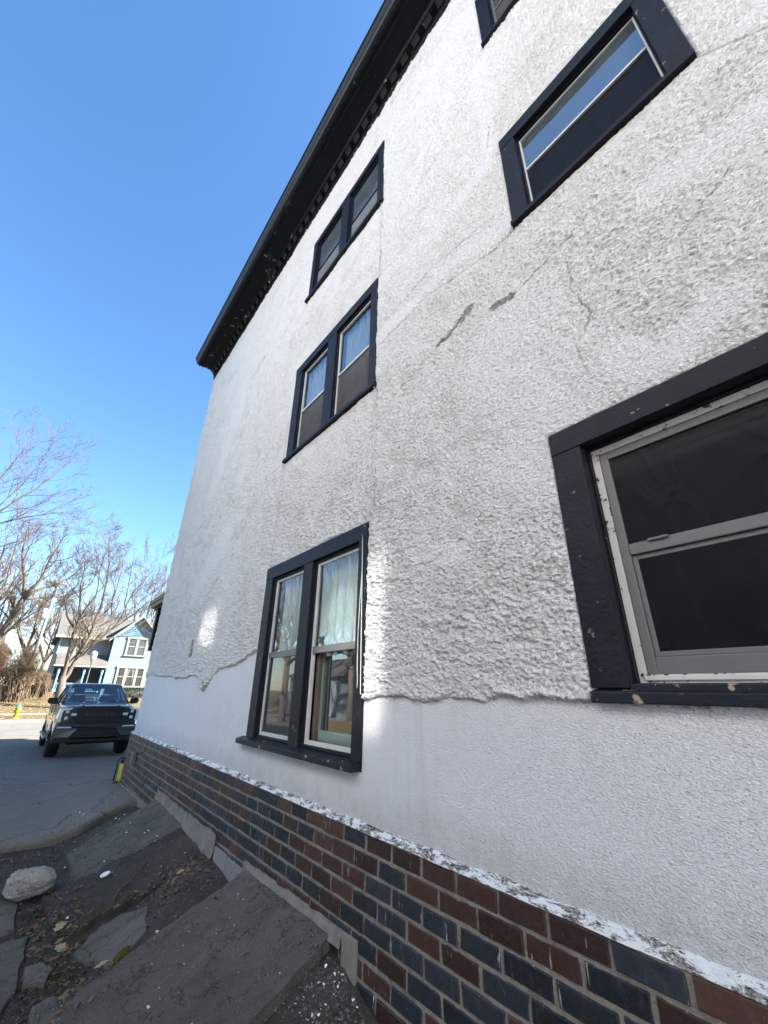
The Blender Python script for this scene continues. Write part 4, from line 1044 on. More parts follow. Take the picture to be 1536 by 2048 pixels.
M['amber'] = simple('amber_lens', (.55, .25, .05), .25, .1, 10)
M['seat'] = simple('dark_seat', (.03, .03, .033), .8, .2, 10)
m, nt, p, out = newmat('car_window'); nt.nodes.remove(p)
fr = nt.nodes.new('ShaderNodeFresnel'); fr.inputs['IOR'].default_value = 2.1
gl = nt.nodes.new('ShaderNodeBsdfGlossy'); gl.inputs['Roughness'].default_value = .01
tr = nt.nodes.new('ShaderNodeBsdfTransparent'); tr.inputs[0].default_value = (.28, .34, .37, 1)
mx = nt.nodes.new('ShaderNodeMixShader'); nt.links.new(fr.outputs[0], mx.inputs[0]); nt.links.new(tr.outputs[0], mx.inputs[1]); nt.links.new(gl.outputs[0], mx.inputs[2]); nt.links.new(mx.outputs[0], out.inputs[0])
M['car_glass'] = m
truck = thing('pickup_truck', (TX, TY+2.9, TZ), 'dark grey pickup truck parked nose first on the driveway', 'truck')
def T(x, y, z): return (TX+x, TY+y, TZ+z)
def arch(y):
    zb = .50
    for yc in (.98, 4.66):
        d = abs(y-yc)
        if d < .50: zb = max(zb, .42+math.sqrt(max(0, .50**2-d*d)))
    return zb
def top_z(y): return float(np.interp(y, [.06, .12, .3, 1.0, 1.55, 1.9, 3.9, 4.0, 5.8], [1.20, 1.29, 1.325, 1.36, 1.385, 1.385, 1.385, 1.40, 1.42]))
def half(y): return float(np.interp(y, [.06, .14, .3, .6, 1.2, 5.5, 5.8], [.90, .955, .99, 1.005, 1.01, 1.01, .99]))
rings = []
for y in sorted(set([.06, .10, .14, .2, .3, .4]+[round(.46+.055*k, 3) for k in range(20)]+[1.6, 1.9, 2.4, 3, 3.6, 3.9, 4.0, 4.1]+[round(4.14+.055*k, 3) for k in range(20)]+[5.3, 5.6, 5.8])):
    hw, zt, zb = half(y), top_z(y), arch(y)
    hood = y < 1.9
    sh = zt-.05 if hood else zt-.03
    w_in = hw-.13
    ring = [(-hw+.03, zb), (-hw, max(zb+.02, .80)), (-hw-.0, max(zb+.03, 1.02)), (-hw+.03, max(zb+.04, 1.14)), (-hw+.06, sh-.02), (-w_in, sh+.018), (-w_in+.10, zt+(.012 if hood else .01)), (-.30, zt+(.028 if hood else .01)),
            (.30, zt+(.028 if hood else .01)), (w_in-.10, zt+(.012 if hood else .01)), (w_in, sh+.018), (hw-.06, sh-.02), (hw-.03, max(zb+.04, 1.14)), (hw, max(zb+.03, 1.02)), (hw, max(zb+.02, .80)), (hw-.03, zb)]
    rings.append([T(x, y, z) for (x, z) in ring])
b = MB(); b.loft(rings); body = b.build('body', M['car'], truck, True)
try: body.data.set_sharp_from_angle(angle=R(32))
except Exception: pass
# hood bulge edges
for s in (-1, 1):
    b = MB(); b.loft([[T(s*(.44+k*.02)+dx, y, top_z(y)+dz) for (dx, dz) in ((-.06, .012), (0, .040), (.05, .012))] for k, y in enumerate((.16, .4, .8, 1.2, 1.5))]); b.build('hood_crease', M['car'], truck, True)
# cab
cab = [(1.50, 1.37, .86, 1.37, .86), (1.95, 1.37, .885, 1.66, .79), (2.42, 1.37, .90, 1.905, .69), (2.75, 1.37, .90, 1.945, .68), (3.6, 1.37, .90, 1.935, .68), (3.85, 1.37, .89, 1.86, .69), (3.98, 1.37, .88, 1.42, .86)]
def rail_pt(y):
    return [np.interp(y, [c[0] for c in cab], [c[k] for c in cab]) for k in (1, 2, 3, 4)]
b = MB()
rr_ = []
for y in (2.36, 2.46, 2.6, 3.0, 3.55, 3.75, 3.86):
    zt = float(np.interp(y, [2.36, 2.46, 2.6, 3.0, 3.55, 3.75, 3.86], [1.865, 1.908, 1.93, 1.945, 1.935, 1.915, 1.85])); hw = float(np.interp(y, [2.36, 2.6, 3.86], [.715, .715, .70]))
    rr_.append([T(x, y, z) for (x, z) in ((-hw, zt-.055), (-hw+.03, zt-.015), (-hw+.12, zt), (0, zt+.008), (hw-.12, zt), (hw-.03, zt-.015), (hw, zt-.055), (hw-.03, zt-.075), (-hw+.03, zt-.075))])
b.loft(rr_); b.build('roof', M['car'], truck, True)
for s in (-1, 1):
    b = MB()
    for (pa, pb, r_) in (((s*.865, 1.52, 1.375), (s*.70, 2.40, 1.86), .038), ((s*.70, 2.40, 1.86), (s*.69, 3.8, 1.87), .035), ((s*.69, 3.78, 1.86), (s*.86, 3.95, 1.40), .06), ((s*.885, 2.85, 1.38), (s*.70, 2.85, 1.88), .035)):
        b.tube([T(*pa), T(*pb)], r_, 8)
    b.build('pillar', M['car'], truck, True)
    b = MB(); b.poly([T(s*.88, 1.62, 1.39), T(s*.885, 3.80, 1.39), T(s*.70, 3.74, 1.86), T(s*.705, 2.44, 1.86)]); b.build('side_window', M['car_glass'], truck)
    # mirror, door line, handle, running board
    b = MB(); b.loft([[T(s*(1.03+dx*(1 if s > 0 else 1)), 1.80+dy, 1.42+dz) for (dx, dz) in ((-.02, -.085), (.16, -.07), (.20, -.02), (.20, .06), (.16, .095), (-.02, .095), (-.05, .0))] for dy in (0, .05, .14)]); 
    mir = b.build('side_mirror', M['car_black'], truck, False, .015)
    b = MB(); b.tube([T(s*.93, 1.86, 1.36), T(s*1.05, 1.87, 1.38)], .03, 6); b.build('mirror_arm', M['car_black'], mir)
    b = MB(); b.box(TX+s*1.03-.075, TX+s*1.03+.075, TY+1.42, TY+4.1, TZ+.40, TZ+.47); b.build('running_board', M['chrome'], truck, bevel=.02)
    for y in (1.62, 2.86, 3.92):
        b = MB(); b.box(TX+s*1.006-.006, TX+s*1.006+.006, TY+y-.004, TY+y+.004, TZ+.56, TZ+1.36); b.build('door_seam', M['car_black'], truck)
    for y in (2.62, 3.72):
        b = MB(); b.box(TX+s*1.025-.012, TX+s*1.025+.012, TY+y-.10, TY+y+.10, TZ+1.10, TZ+1.14); b.build('door_handle', M['car'], truck, bevel=.008)
    b = MB(); b.box(TX+s*.985-.02, TX+s*.985+.02, TY+.42, TY+.50, TZ+.90, TZ+1.02); b.build('side_marker', M['amber'], truck, bevel=.006)
# windscreen with black top band
b = MB()
ws = []
for t in np.linspace(0, 1, 6):
    y = 1.50+.90*t; z = 1.375+.49*t; hw = .845-.155*t
    ws.append([T(x*hw, y-.07*(1-x*x), z) for x in np.linspace(-1, 1, 13)])
b.loft(ws, closed=False, caps=False); b.build('windscreen', M['car_glass'], truck, True)
b = MB(); b.box(TX-.83, TX+.83, TY+1.40, TY+1.52, TZ+1.35, TZ+1.385); b.build('cowl', M['car_black'], truck, bevel=.01)
for s in (-.55, .25):
    b = MB(); b.tube([T(s, 1.44, 1.40), T(s+.25, 1.50, 1.415), T(s+.55, 1.52, 1.41)], .010, 5); b.build('wiper', M['car_black'], truck)
# cabin contents
b = MB()
for s in (-.42, .42):
    b.loft([[T(s+dx*k, 2.75+dy, z) for (dx, dy) in ((-.24, 0), (.24, 0), (.24, .14), (-.24, .14))] for (z, k) in ((1.0, 1), (1.45, .95), (1.58, .75))]); b.loft([[T(s+dx*k, 2.78+dy, z) for (dx, dy) in ((-.14, 0), (.14, 0), (.14, .09), (-.14, .09))] for (z, k) in ((1.60, 1), (1.75, 1), (1.80, .8))])
b.build('front_seat', M['seat'], truck, True)
b = MB(); b.lathe((TX+.42, TY+2.10, TZ+1.36), [(.175, -.015), (.20, 0), (.175, .015), (.155, 0), (.175, -.015)], 18, 0, 'y'); b.build('steering_wheel', M['seat'], truck, True)
b = MB(); b.box(TX-.80, TX+.80, TY+1.55, TY+2.0, TZ+1.2, TZ+1.37); b.build('dashboard', M['seat'], truck, bevel=.03)
b = MB(); b.box(TX-.12, TX+.12, TY+2.26, TY+2.29, TZ+1.72, TZ+1.79); b.build('rear_view_mirror', M['car_black'], truck, bevel=.01)
# nose: grille, headlamps, bumper
def face(y, pts): return [T(x, y, z) for (x, z) in pts]
gr = [(-.60, 1.16), (-.52, 1.285), (-.40, 1.30), (.40, 1.30), (.52, 1.285), (.60, 1.16), (.60, 1.07), (.50, .93), (.40, .905), (-.40, .905), (-.50, .93), (-.60, 1.07)]
b = MB(); b.prism(face(.045, gr), (0, .05, 0)); gri = b.build('grille', M['car_black'], truck)
rim = []
b = MB(); n = len(gr)
for k in range(n):
    a, c = gr[k], gr[(k+1) % n]
    s1, s2 = 1.06, 1.13
    f = lambda q, s: (q[0]*s, 1.10+(q[1]-1.10)*(1+(s-1)*2.2))
    b.add([T(a[0], .03, a[1]), T(c[0], .03, c[1]), T(f(c, s1)[0], .035, f(c, s1)[1]), T(f(a, s1)[0], .035, f(a, s1)[1])], [(0, 1, 2, 3)])
    b.add([T(a[0], .03, a[1]), T(c[0], .03, c[1]), T(c[0], .07, c[1]), T(a[0], .07, a[1])], [(3, 2, 1, 0)])
b.build('grille_surround', M['car_black'], gri)
b = MB()
for k in range(5):
    z = .965+.072*k; hw = .585 if 1.0 < z < 1.2 else .50
    b.box(TX-hw, TX+hw, TY+.030, TY+.045, TZ+z, TZ+z+.016)
b.build('grille_bar', M['car_black'], gri)
b = MB(); b.box(TX-.56, TX+.56, TY+.018, TY+.032, TZ+1.055, TZ+1.16); b.build('badge_bar', M['car_black'], gri, bevel=.004)
fc = bpy.data.curves.new('grille_lettering', 'FONT'); fc.body = 'ROUSH'; fc.size = .135; fc.extrude = .006; fc.align_x = 'CENTER'; fc.align_y = 'CENTER'; fc.space_character = 1.7
M['letter'] = simple('dark_badge_grey', (.05, .05, .052), .35, .1, 10, 0, 10, .5)
fc.materials.append(M['letter'])
tmp = bpy.data.objects.new('lettering_tmp', fc); COL.objects.link(tmp); bpy.context.view_layer.update()
lm = bpy.data.meshes.new_from_object(tmp.evaluated_get(bpy.context.evaluated_depsgraph_get())); bpy.data.objects.remove(tmp)
lm.materials.clear(); lm.materials.append(M['letter'])
fo = bpy.data.objects.new('grille_lettering', lm); COL.objects.link(fo); fo.parent = gri
fo.location = Vector(T(0, .012, 1.105))-wloc(gri); fo.rotation_euler = (R(90), 0, 0); fo.scale = (1.15, .72, 1)
for s in (-1, 1):
    b = MB(); b.box(TX+s*.63-.065, TX+s*.63+.065, TY+.022, TY+.05, TZ+1.085, TZ+1.15); b.build('running_light', M['lamp_glass'], gri, bevel=.008)
    hd = [(s*.70, .925), (s*.68, 1.02), (s*.70, 1.20), (s*.66, 1.285), (s*.93, 1.262), (s*.965, 1.16), (s*.975, 1.02), (s*.95, .935)]
    pts = [T(x, .02+.12*max(0, abs(x)-.85), z) for (x, z) in hd]
    if s < 0: pts = pts[::-1]
    b = MB(); b.prism(pts, (0, .09, 0)); hl_ = b.build('headlight', M['lamp_dark'], truck, bevel=.008)
    for z in (1.19, 1.03):
        b = MB(); b.lathe(T(s*.79, .0, z), [(.001, 0), (.038, .0), (.046, .018), (.046, .05)], 12, 0, 'y'); b.build('headlight_lens', M['lamp_glass'], hl_, True)
    strip = [(s*.885, .94), (s*.965, .94), (s*.985, 1.02), (s*.975, 1.17), (s*.945, 1.26), (s*.70, 1.290), (s*.71, 1.255), (s*.885, 1.225), (s*.905, 1.16), (s*.90, 1.03)]
    b = MB(); q = [T(x, -.012+.12*max(0, abs(x)-.85), z) for (x, z) in strip]; b.prism(q if s > 0 else q[::-1], (0, .04, 0)); b.build('daytime_strip', M['lamp_glass'], hl_)
bump = [(-.985, .56), (-1.0, .72), (-.98, .845), (-.62, .845), (-.50, .835), (-.40, .88), (.40, .88), (.50, .835), (.62, .845), (.98, .845), (1.0, .72), (.985, .56), (.62, .555), (.46, .75), (-.46, .75), (-.62, .555)]
def wrap(x): return -.02+.16*max(0, abs(x)-.62)**1.5*2
b = MB(); b.loft([[T(x*1.0, wrap(x)+dy, z) for (x, z) in bump] for dy in (0, .10)]); bp = b.build('bumper', M['car'], truck, bevel=.012)
b = MB(); b.prism(face(.03, [(-.47, .745), (.47, .745), (.60, .56), (.55, .50), (-.55, .50), (-.60, .56)]), (0, .06, 0)); b.build('lower_intake', M['car_black'], bp)
b = MB(); b.box(TX-.97, TX+.97, TY+.03, TY+.16, TZ+.42, TZ+.57); b.build('air_dam', M['car_black'], bp, bevel=.03)
b = MB(); b.box(TX-.92, TX+.92, TY+.05, TY+.12, TZ+.56, TZ+1.27); b.build('nose_panel', M['car'], truck)
for s in (-1, 1):
    b = MB(); q = [T(x, wrap(x)-.012, z) for (x, z) in ((s*.60, .79), (s*.64, .825), (s*.92, .825), (s*.94, .79))]; b.prism(q if s > 0 else q[::-1], (0, .03, 0)); b.build('fog_light', M['lamp_glass'], bp)
for s in (-1, 1):
    b = MB(); b.box(TX+s*.30-.03, TX+s*.30+.03, TY-.035, TY+.02, TZ+.60, TZ+.66); b.build('tow_hook', M['car_black'], bp, bevel=.01)
# underside and wheels
b = MB(); b.box(TX-.60, TX+.60, TY+.3, TY+5.6, TZ+.36, TZ+.62); b.box(TX-.80, TX+.80, TY+.90, TY+1.06, TZ+.36, TZ+.46); b.box(TX-.80, TX+.80, TY+4.58, TY+4.74, TZ+.34, TZ+.46)
b.build('chassis', M['car_black'], truck, bevel=.02)
wh = None
for yc in (.98, 4.66):
    for s in (-1, 1):
        xc = s*.855
        gz = float(zdrive(TX+xc, TY+yc))
        b = MB(); W, Rr = .29, .425
        b.lathe((TX+xc, TY+yc, gz+Rr-.006), [(.26, -W/2+.01), (Rr-.05, -W/2), (Rr-.015, -W/2+.03), (Rr, -W/2+.06), (Rr, W/2-.06), (Rr-.015, W/2-.03), (Rr-.05, W/2), (.26, W/2-.01)], 32, 0, 'x')
        wheel = b.build('wheel', M['tyre'], truck, True); wheel.data.set_sharp_from_angle(angle=R(50))
        b = MB(); sx_ = s*(W/2-.02)
        b.lathe((TX+xc+sx_, TY+yc, gz+Rr-.006), [(.001, s*.03), (.06, s*.03), (.07, 0), (.22, -s*.01), (.25, s*.01), (.265, s*.01), (.265, -s*.15), (.001, -s*.15)], 24, 0, 'x')
        for k in range(6):
            a = math.pi*2*k/6
            c_, d_ = math.cos(a), math.sin(a)
            b.tube([(TX+xc+sx_+s*.02, TY+yc+.06*c_, gz+Rr+.06*d_), (TX+xc+sx_+s*.02, TY+yc+.24*c_, gz+Rr+.24*d_)], .028, 6)
        b.build('rim', M['chrome'], wheel)
b = MB(); b.box(TX-.98, TX+.98, TY+5.72, TY+5.9, TZ+.55, TZ+.75); b.build('rear_bumper', M['chrome'], truck, bevel=.03)
# =================================================================== ACROSS THE STREET
def zl(x, y): return float(zland(x, y))
# hydrant
hx, hy = .15, 34.5; hz = zl(hx, hy)-.02
M['hyd_y'] = simple('yellow_hydrant_paint', (.42, .26, .012), .5, .12, 6, 0, 10, .4)
M['hyd_g'] = simple('green_hydrant_cap', (.05, .34, .19), .5, .12, 6, 0, 10, .4)
hyd = thing('fire_hydrant', (hx, hy, hz), 'yellow fire hydrant with a green bonnet on the grass strip', 'hydrant')
b = MB(); b.lathe((hx, hy, hz), [(.001, 0), (.17, 0), (.17, .05), (.115, .06), (.11, .42), (.13, .43), (.145, .46), (.145, .50), (.12, .52), (.001, .52)], 16); b.build('barrel', M['hyd_y'], hyd, True).data.set_sharp_from_angle(angle=R(40))
b = MB(); b.lathe((hx, hy, hz+.52), [(.001, 0), (.15, 0), (.15, .04), (.125, .06), (.105, .13), (.06, .18), (.035, .19), (.035, .24), (.001, .24)], 16); b.build('bonnet', M['hyd_g'], hyd, True).data.set_sharp_from_angle(angle=R(40))
for (ax, s) in (('x', 1), ('x', -1), ('y', -1)):
    b = MB(); c = (hx, hy, hz+.37); b.lathe(c, [(.001, s*.08), (.06, s*.08), (.06, s*.15), (.075, s*.15), (.075, s*.19), (.03, s*.20), (.03, s*.23), (.001, s*.23)], 12, 0, ax); b.build('outlet', M['hyd_y'], hyd)
# street lamp
lx, ly = 3.62, 40.0; lz = zl(lx, ly)
M['pole'] = simple('grey_lamp_pole', (.16, .165, .17), .5, .1, 4)
M['globe'] = simple('frosted_white_globe', (.55, .55, .54), .25, .03, 4, 0, 10, .5)
lamp = thing('street_lamp', (lx, ly, lz), 'grey street lamp post with a white acorn globe before the blue house', 'lamp post')
b = MB(); b.lathe((lx, ly, lz), [(.001, 0), (.13, 0), (.13, .10), (.09, .5), (.055, .6), (.04, 3.25-lz), (.07, 3.28-lz), (.10, 3.45-lz), (.001, 3.45-lz)], 12); b.build('pole', M['pole'], lamp, True)
b = MB(); b.lathe((lx, ly, 3.45), [(.001, 0), (.13, 0), (.20, .16), (.22, .36), (.22, .42), (.001, .42)], 16); b.build('globe', M['globe'], lamp, True)
b = MB(); b.lathe((lx, ly, 3.87), [(.001, 0), (.245, 0), (.235, .10), (.17, .22), (.08, .29), (.001, .31)], 16); b.build('lamp_cap', M['globe'], lamp, True)
# utility pole
ux_, uy_ = .05, 46.; uz = zl(ux_, uy_)
M['pole_pale'] = simple('weathered_pale_pole', (.26, .24, .21), .9, .2, 4)
up = thing('utility_pole', (ux_, uy_, uz), 'pale wooden utility pole with a grey transformer among the bare trees', 'utility pole')
b = MB(); b.tube([(ux_, uy_, uz-.3), (ux_, uy_, 10.4)], [.15, .10], 10); b.build('pole', M['pole_pale'], up, True)
b = MB(); b.lathe((ux_-.28, uy_-.12, 6.9), [(.001, 0), (.19, 0), (.20, .05), (.20, .70), (.12, .80), (.001, .80)], 12); b.build('transformer', M['alu_white'], up, True)
b = MB(); b.box(ux_-1.1, ux_+1.1, uy_-.16, uy_-.06, 9.9, 10.02); b.build('crossarm', M['pole_pale'], up)
b = MB(); pts = [(ux_+(-9.5-ux_)*t, uy_+(38-uy_)*t, 9.9-1.2*math.sin(math.pi*t)) for t in np.linspace(0, 1, 14)]; b.tube(pts, .012, 4); b.build('service_wire', M['car_black'], up)
b = MB(); pts = [(ux_+(12-ux_)*t, uy_+(58-uy_)*t, 9.6-1.3*math.sin(math.pi*t)) for t in np.linspace(0, 1, 14)]; b.tube(pts, .012, 4); b.build('service_wire', M['car_black'], up)

# blue house ------------------------------------------------------------------
M['siding'] = simple('pale_blue_clapboard', (.20, .235, .265), .7, .06, 2)
M['teal'] = simple('teal_shingle_gable', (.10, .22, .29), .8, .35, 9)
M['blue_trim'] = simple('bright_blue_trim', (.20, .46, .60), .6, .08, 3)
M['white_trim'] = simple('cream_white_trim', (.34, .325, .275), .6, .06, 3)
M['roof_pale'] = simple('weathered_pale_shingle', (.12, .115, .105), .95, .3, 6, .01, 16)
M['porch_dark'] = simple('dark_porch_paint', (.035, .045, .05), .8, .2, 3)
M['red_brick'] = simple('orange_brick', (.42, .15, .085), .9, .25, 9)
GZ = .70
bh = thing('blue_house', (5.6, 52, GZ), 'two storey pale blue clapboard house with a front gable and porch', 'house')
def siding(name, x0, x1, y, z0, z1, mat, clip=None, step=.13):
    b = MB(); z = z0
    while z < z1-.01:
        zt = min(z+step, z1)
        def lim(zz_):
            if clip is None: return x0, x1
            return clip(zz_)
        a0, a1 = lim(z); c0, c1 = lim(zt)
        b.quad((a0, y-.022, z), (a1, y-.022, z), (c1, y, zt), (c0, y, zt)); b.quad((a0, y-.022, z), (a0, y, z), (a1, y, z), (a1, y-.022, z))
        z = zt
    return b.build(name, mat, bh)
def side_wall(x, y0, y1, z0, z1, mat, name='side_wall'):
    b = MB(); b.quad((x, y0, z0), (x, y1, z0), (x, y1, z1), (x, y0, z1)); b.quad((x-.001, y0, z0), (x-.001, y0, z1), (x-.001, y1, z1), (x-.001, y1, z0)); return b.build(name, mat, bh)
wx0, wx1, wy = 5.75, 9.75, 49.0; px_, pz_ = 7.75, 8.22
siding('front_wall', wx0, wx1, wy, GZ-.3, 6.30, M['siding'])
siding('gable_wall', wx0, wx1, wy-.03, 6.30, pz_-.12, M['teal'], lambda z: (wx0+(z-6.30)*(px_-wx0)/(pz_-6.25)*.98+.08, wx1-(z-6.30)*(wx1-px_)/(pz_-6.25)*.98-.08), .17)
side_wall(wx0, wy, 58, GZ-.3, 6.3, M['siding']); side_wall(wx1, wy, 60, GZ-.3, 6.3, M['siding'])
siding('main_wall', 1.62, wx0, 50.0, GZ-.3, 5.85, M['siding'])
side_wall(1.62, 50, 60, GZ-.3, 5.85, M['siding'])
b = MB()   # gable wing roof
ov = .45
sl_ = (pz_-6.15)/(px_-wx0)
def roof_plane(b, xa, za, xb, zb, y0, y1, th=.14):
    b.prism([(xa, y0, za), (xb, y0, zb), (xb, y0, zb+th), (xa, y0, za+th)], (0, y1-y0, 0))
roof_plane(b, wx0-.42, pz_-sl_*(px_-wx0+.42), px_, pz_, wy-ov, 57); roof_plane(b, px_, pz_, wx1+.42, pz_-sl_*(wx1-px_+.42), wy-ov, 57)
b.build('roof', M['roof_pale'], bh)
b = MB()
for s, xe in ((-1, wx0-.44), (1, wx1+.44)):
    ze = pz_-sl_*(abs(xe-px_))
    b.prism([(px_, wy-ov-.03, pz_-.03), (xe, wy-ov-.03, ze-.03), (xe, wy-ov-.03, ze+.17), (px_, wy-ov-.03, pz_+.17)][::(-1 if s > 0 else 1)], (0, .05, 0))
b.build('rake_board', M['white_trim'], bh)
b = MB()   # main roof: ridge along x
b.prism([(1.2, 49.5, 5.85), (1.2, 49.5, 6.0), (1.2, 54.8, 8.62), (1.2, 61, 6.0), (1.2, 61, 5.85)], (9.6, 0, 0)); b.build('roof', M['roof_pale'], bh)
b = MB(); b.box(1.15, 5.35, 49.43, 49.49, 5.80, 6.02); b.build('gutter', M['white_trim'], bh)
b = MB(); b.box(5.735, 5.765, 48.965, 48.995, 1.0, 6.1); b.box(1.60, 1.70, 49.95, 49.975, 1, 5.8); b.box(wx0-.005, wx0+.13, 48.955, 48.972, GZ, 6.2); b.build('corner_board', M['blue_trim'], bh)
b = MB(); b.tube([(5.35, 49.45, 5.85), (5.55, 49.8, 5.5), (5.55, 49.9, 3.6)], .05, 6); b.build('downpipe', M['white_trim'], bh)
def hwin(name, x0, x1, z0, z1, y, cols, cur=False, arch=False):
    f = empty('window', ((x0+x1)/2, y, z0), bh)
    t = .13
    b = MB(); b.box(x0, x0+t, y-.07, y+.02, z0, z1); b.box(x1-t, x1, y-.07, y+.02, z0, z1); b.box(x0-.06, x1+.06, y-.09, y+.02, z1-t, z1+.04); b.box(x0-.06, x1+.06, y-.11, y+.02, z0-.05, z0+.06)
    b.build('frame', M['white_trim'], f)
    n = len(cols); xs = [x0+t+(x1-x0-2*t)*c for c in cols]
    b = MB()
    for a in xs[1:-1]: b.box(a-.08, a+.08, y-.065, y+.02, z0+.06, z1-t)
    if len(xs) > 2: b.build('mullion', M['white_trim'], f)
    for a, c in zip(xs[:-1], xs[1:]):
        a2, c2 = a+(.08 if a != xs[0] else 0), c-(.08 if c != xs[-1] else 0)
        b = MB(); b.box(a2, c2, y-.03, y-.02, z0+.06, z1-t); b.build('pane', M['glass_far'], f)
        b = MB(); b.box(a2, c2, y-.045, y-.031, (z0+z1)/2-.025, (z0+z1)/2+.035); b.box(a2, a2+.035, y-.045, y-.031, z0+.06, z1-t); b.box(c2-.035, c2, y-.045, y-.031, z0+.06, z1-t); b.build('sash', M['white_trim'], f)
    b = MB(); b.quad((x0+t, y-.012, z0), (x1-t, y-.012, z0), (x1-t, y-.012, z1-t), (x0+t, y-.012, z1-t)); b.build('blind' if not cur else 'dark_room', M['porch_dark'] if cur else M['blind'], f)
    if cur:
        for s in (-1, 1):
            xm = (xs[1]+xs[2])/2; w_ = (xs[2]-xs[1])/2
            b = MB(); b.poly([(xm+s*.02, y-.016, z1-t), (xm+s*w_, y-.016, z1-t), (xm+s*w_, y-.016, z0+.06), (xm+s*w_*.72, y-.016, z0+.06), (xm+s*w_*.45, y-.016, (z0+z1)/2)][::s]); b.build('curtain', M['lace'], f)
    return f
M['blind'] = simple('grey_window_blind', (.20, .20, .19), .8, .15, 3)
M['lace'] = simple('lace_curtain', (.45, .43, .38), .9, .15, 8)
hwin('window', 6.90, 8.70, 4.50, 6.22, 48.97, (0, .5, 1))
hwin('window', 6.62, 9.05, 1.70, 3.48, 48.97, (0, .29, .71, 1), True)
hwin('window', 2.85, 3.65, 4.40, 5.35, 49.97, (0, 1))
# porch
po = empty('porch', (3.7, 49, GZ), bh)
b = MB(); b.prism([(1.70, 48.35, 3.33), (1.70, 48.35, 3.47), (1.70, 49.97, 4.45), (1.70, 49.97, 4.30)], (4.0, 0, 0)); b.build('porch_roof', M['roof_pale'], po)
b = MB(); b.box(1.62, 5.72, 48.28, 48.345, 3.28, 3.42); b.build('porch_gutter', M['white_trim'], po)
b = MB(); b.box(1.72, 5.70, 48.45, 48.55, 3.10, 3.325); b.build('beam', M['porch_dark'], po)
for x in (2.12, 4.0, 5.40):
    b = MB(); b.lathe((x, 48.55, 1.15), [(.10, 0), (.10, .25), (.06, .30), (.08, .9), (.06, 1.5), (.10, 1.55), (.10, 1.95)], 8); b.build('porch_post', M['blue_trim'], po)
for x in (1.95, 4.0):
    b = MB(); b.box(x-.22, x+.26, 48.3, 48.8, GZ-.3, 1.16); b.build('pier', M['red_brick'], po)
b = MB(); b.box(1.70, 5.70, 48.4, 49.97, GZ-.3, 1.05); b.build('porch_floor', M['porch_dark'], po)
b = MB(); b.box(1.72, 5.65, 49.90, 49.96, 1.05, 3.4); b.build('porch_back', M['porch_dark'], po)
b = MB()
for (xa, xb) in ((2.22, 3.9), (4.1, 5.3)):
    b.box(xa, xb, 48.52, 48.58, 1.85, 1.92); b.box(xa, xb, 48.52, 48.58, 1.22, 1.27)
    x = xa+.05
    while x < xb: b.box(x, x+.035, 48.53, 48.57, 1.27, 1.85); x += .13
b.build('railing', M['blue_trim'], po)
b = MB(); b.box(1.66, 1.74, 48.4, 48.5, 1.0, 3.3); b.build('lattice_panel', M['porch_dark'], po)
# clipped hedge below the windows
def leaf_cloud(name, boxes, n, size, mat, parent, seed, shell=True):
    rr = random.Random(seed); b = MB()
    for _ in range(n):
        x0, x1, y0, y1, z0, z1 = boxes[rr.randrange(len(boxes))]
        u = [rr.random() for _ in range(3)]
        if shell:
            k = rr.randrange(4)
            if k == 0: u[1] = rr.random()**3*.4
            elif k == 1: u[2] = 1-rr.random()**3*.4
            elif k == 2: u[0] = rr.random()**3*.3
        c = Vector((x0+(x1-x0)*u[0], y0+(y1-y0)*u[1], z0+(z1-z0)*u[2]))
        a = Vector((rr.gauss(0, 1), rr.gauss(0, 1), rr.gauss(0, 1))).normalized(); d = a.orthogonal().normalized(); e = a.cross(d)
        s = size*rr.uniform(.6, 1.3)
        b.quad(c-d*s, c-e*s*.6, c+d*s, c+e*s*.6)
    return b.build(name, mat, parent)
M['hedge'] = simple('dark_hedge_leaf', (.030, .055, .016), .6, .5, 6)
hg = thing('hedge', (8.6, 48.3, GZ), 'dark green clipped hedge under the blue house windows', 'hedge')
leaf_cloud('foliage', [(7.3, 10.2, 47.8, 48.6, GZ, 1.62)], 5200, .045, M['hedge'], hg, 3)
b = MB()
for k in range(12): b.tube([(7.5+k*.23, 48.3, GZ-.1), (7.52+k*.23, 48.3, 1.4)], .02, 4)
b.build('stems', M['bark_dark'], hg)
# orange brick house at the left picture edge
rh = thing('brick_house', (-5, 66, .8), 'orange brick house half hidden by bare shrubs at the left', 'house')
b = MB(); b.box(-9.5, -2.35, 64, 72, .5, 5.2); b.build('wall', M['red_brick'], rh)
b = MB(); b.prism([(-9.9, 63.5, 5.2), (-2.0, 63.5, 5.2), (-6, 63.5, 9.05)], (0, 9, 0)); b.build('roof', M['roof_pale'], rh)
b = MB(); b.box(-4.6, -3.4, 63.96, 63.99, 2.2, 3.8); f = b.build('window', M['white_trim'], rh); b = MB(); b.box(-4.48, -3.52, 63.94, 63.955, 2.32, 3.68); b.build('pane', M['glass_far'], f)
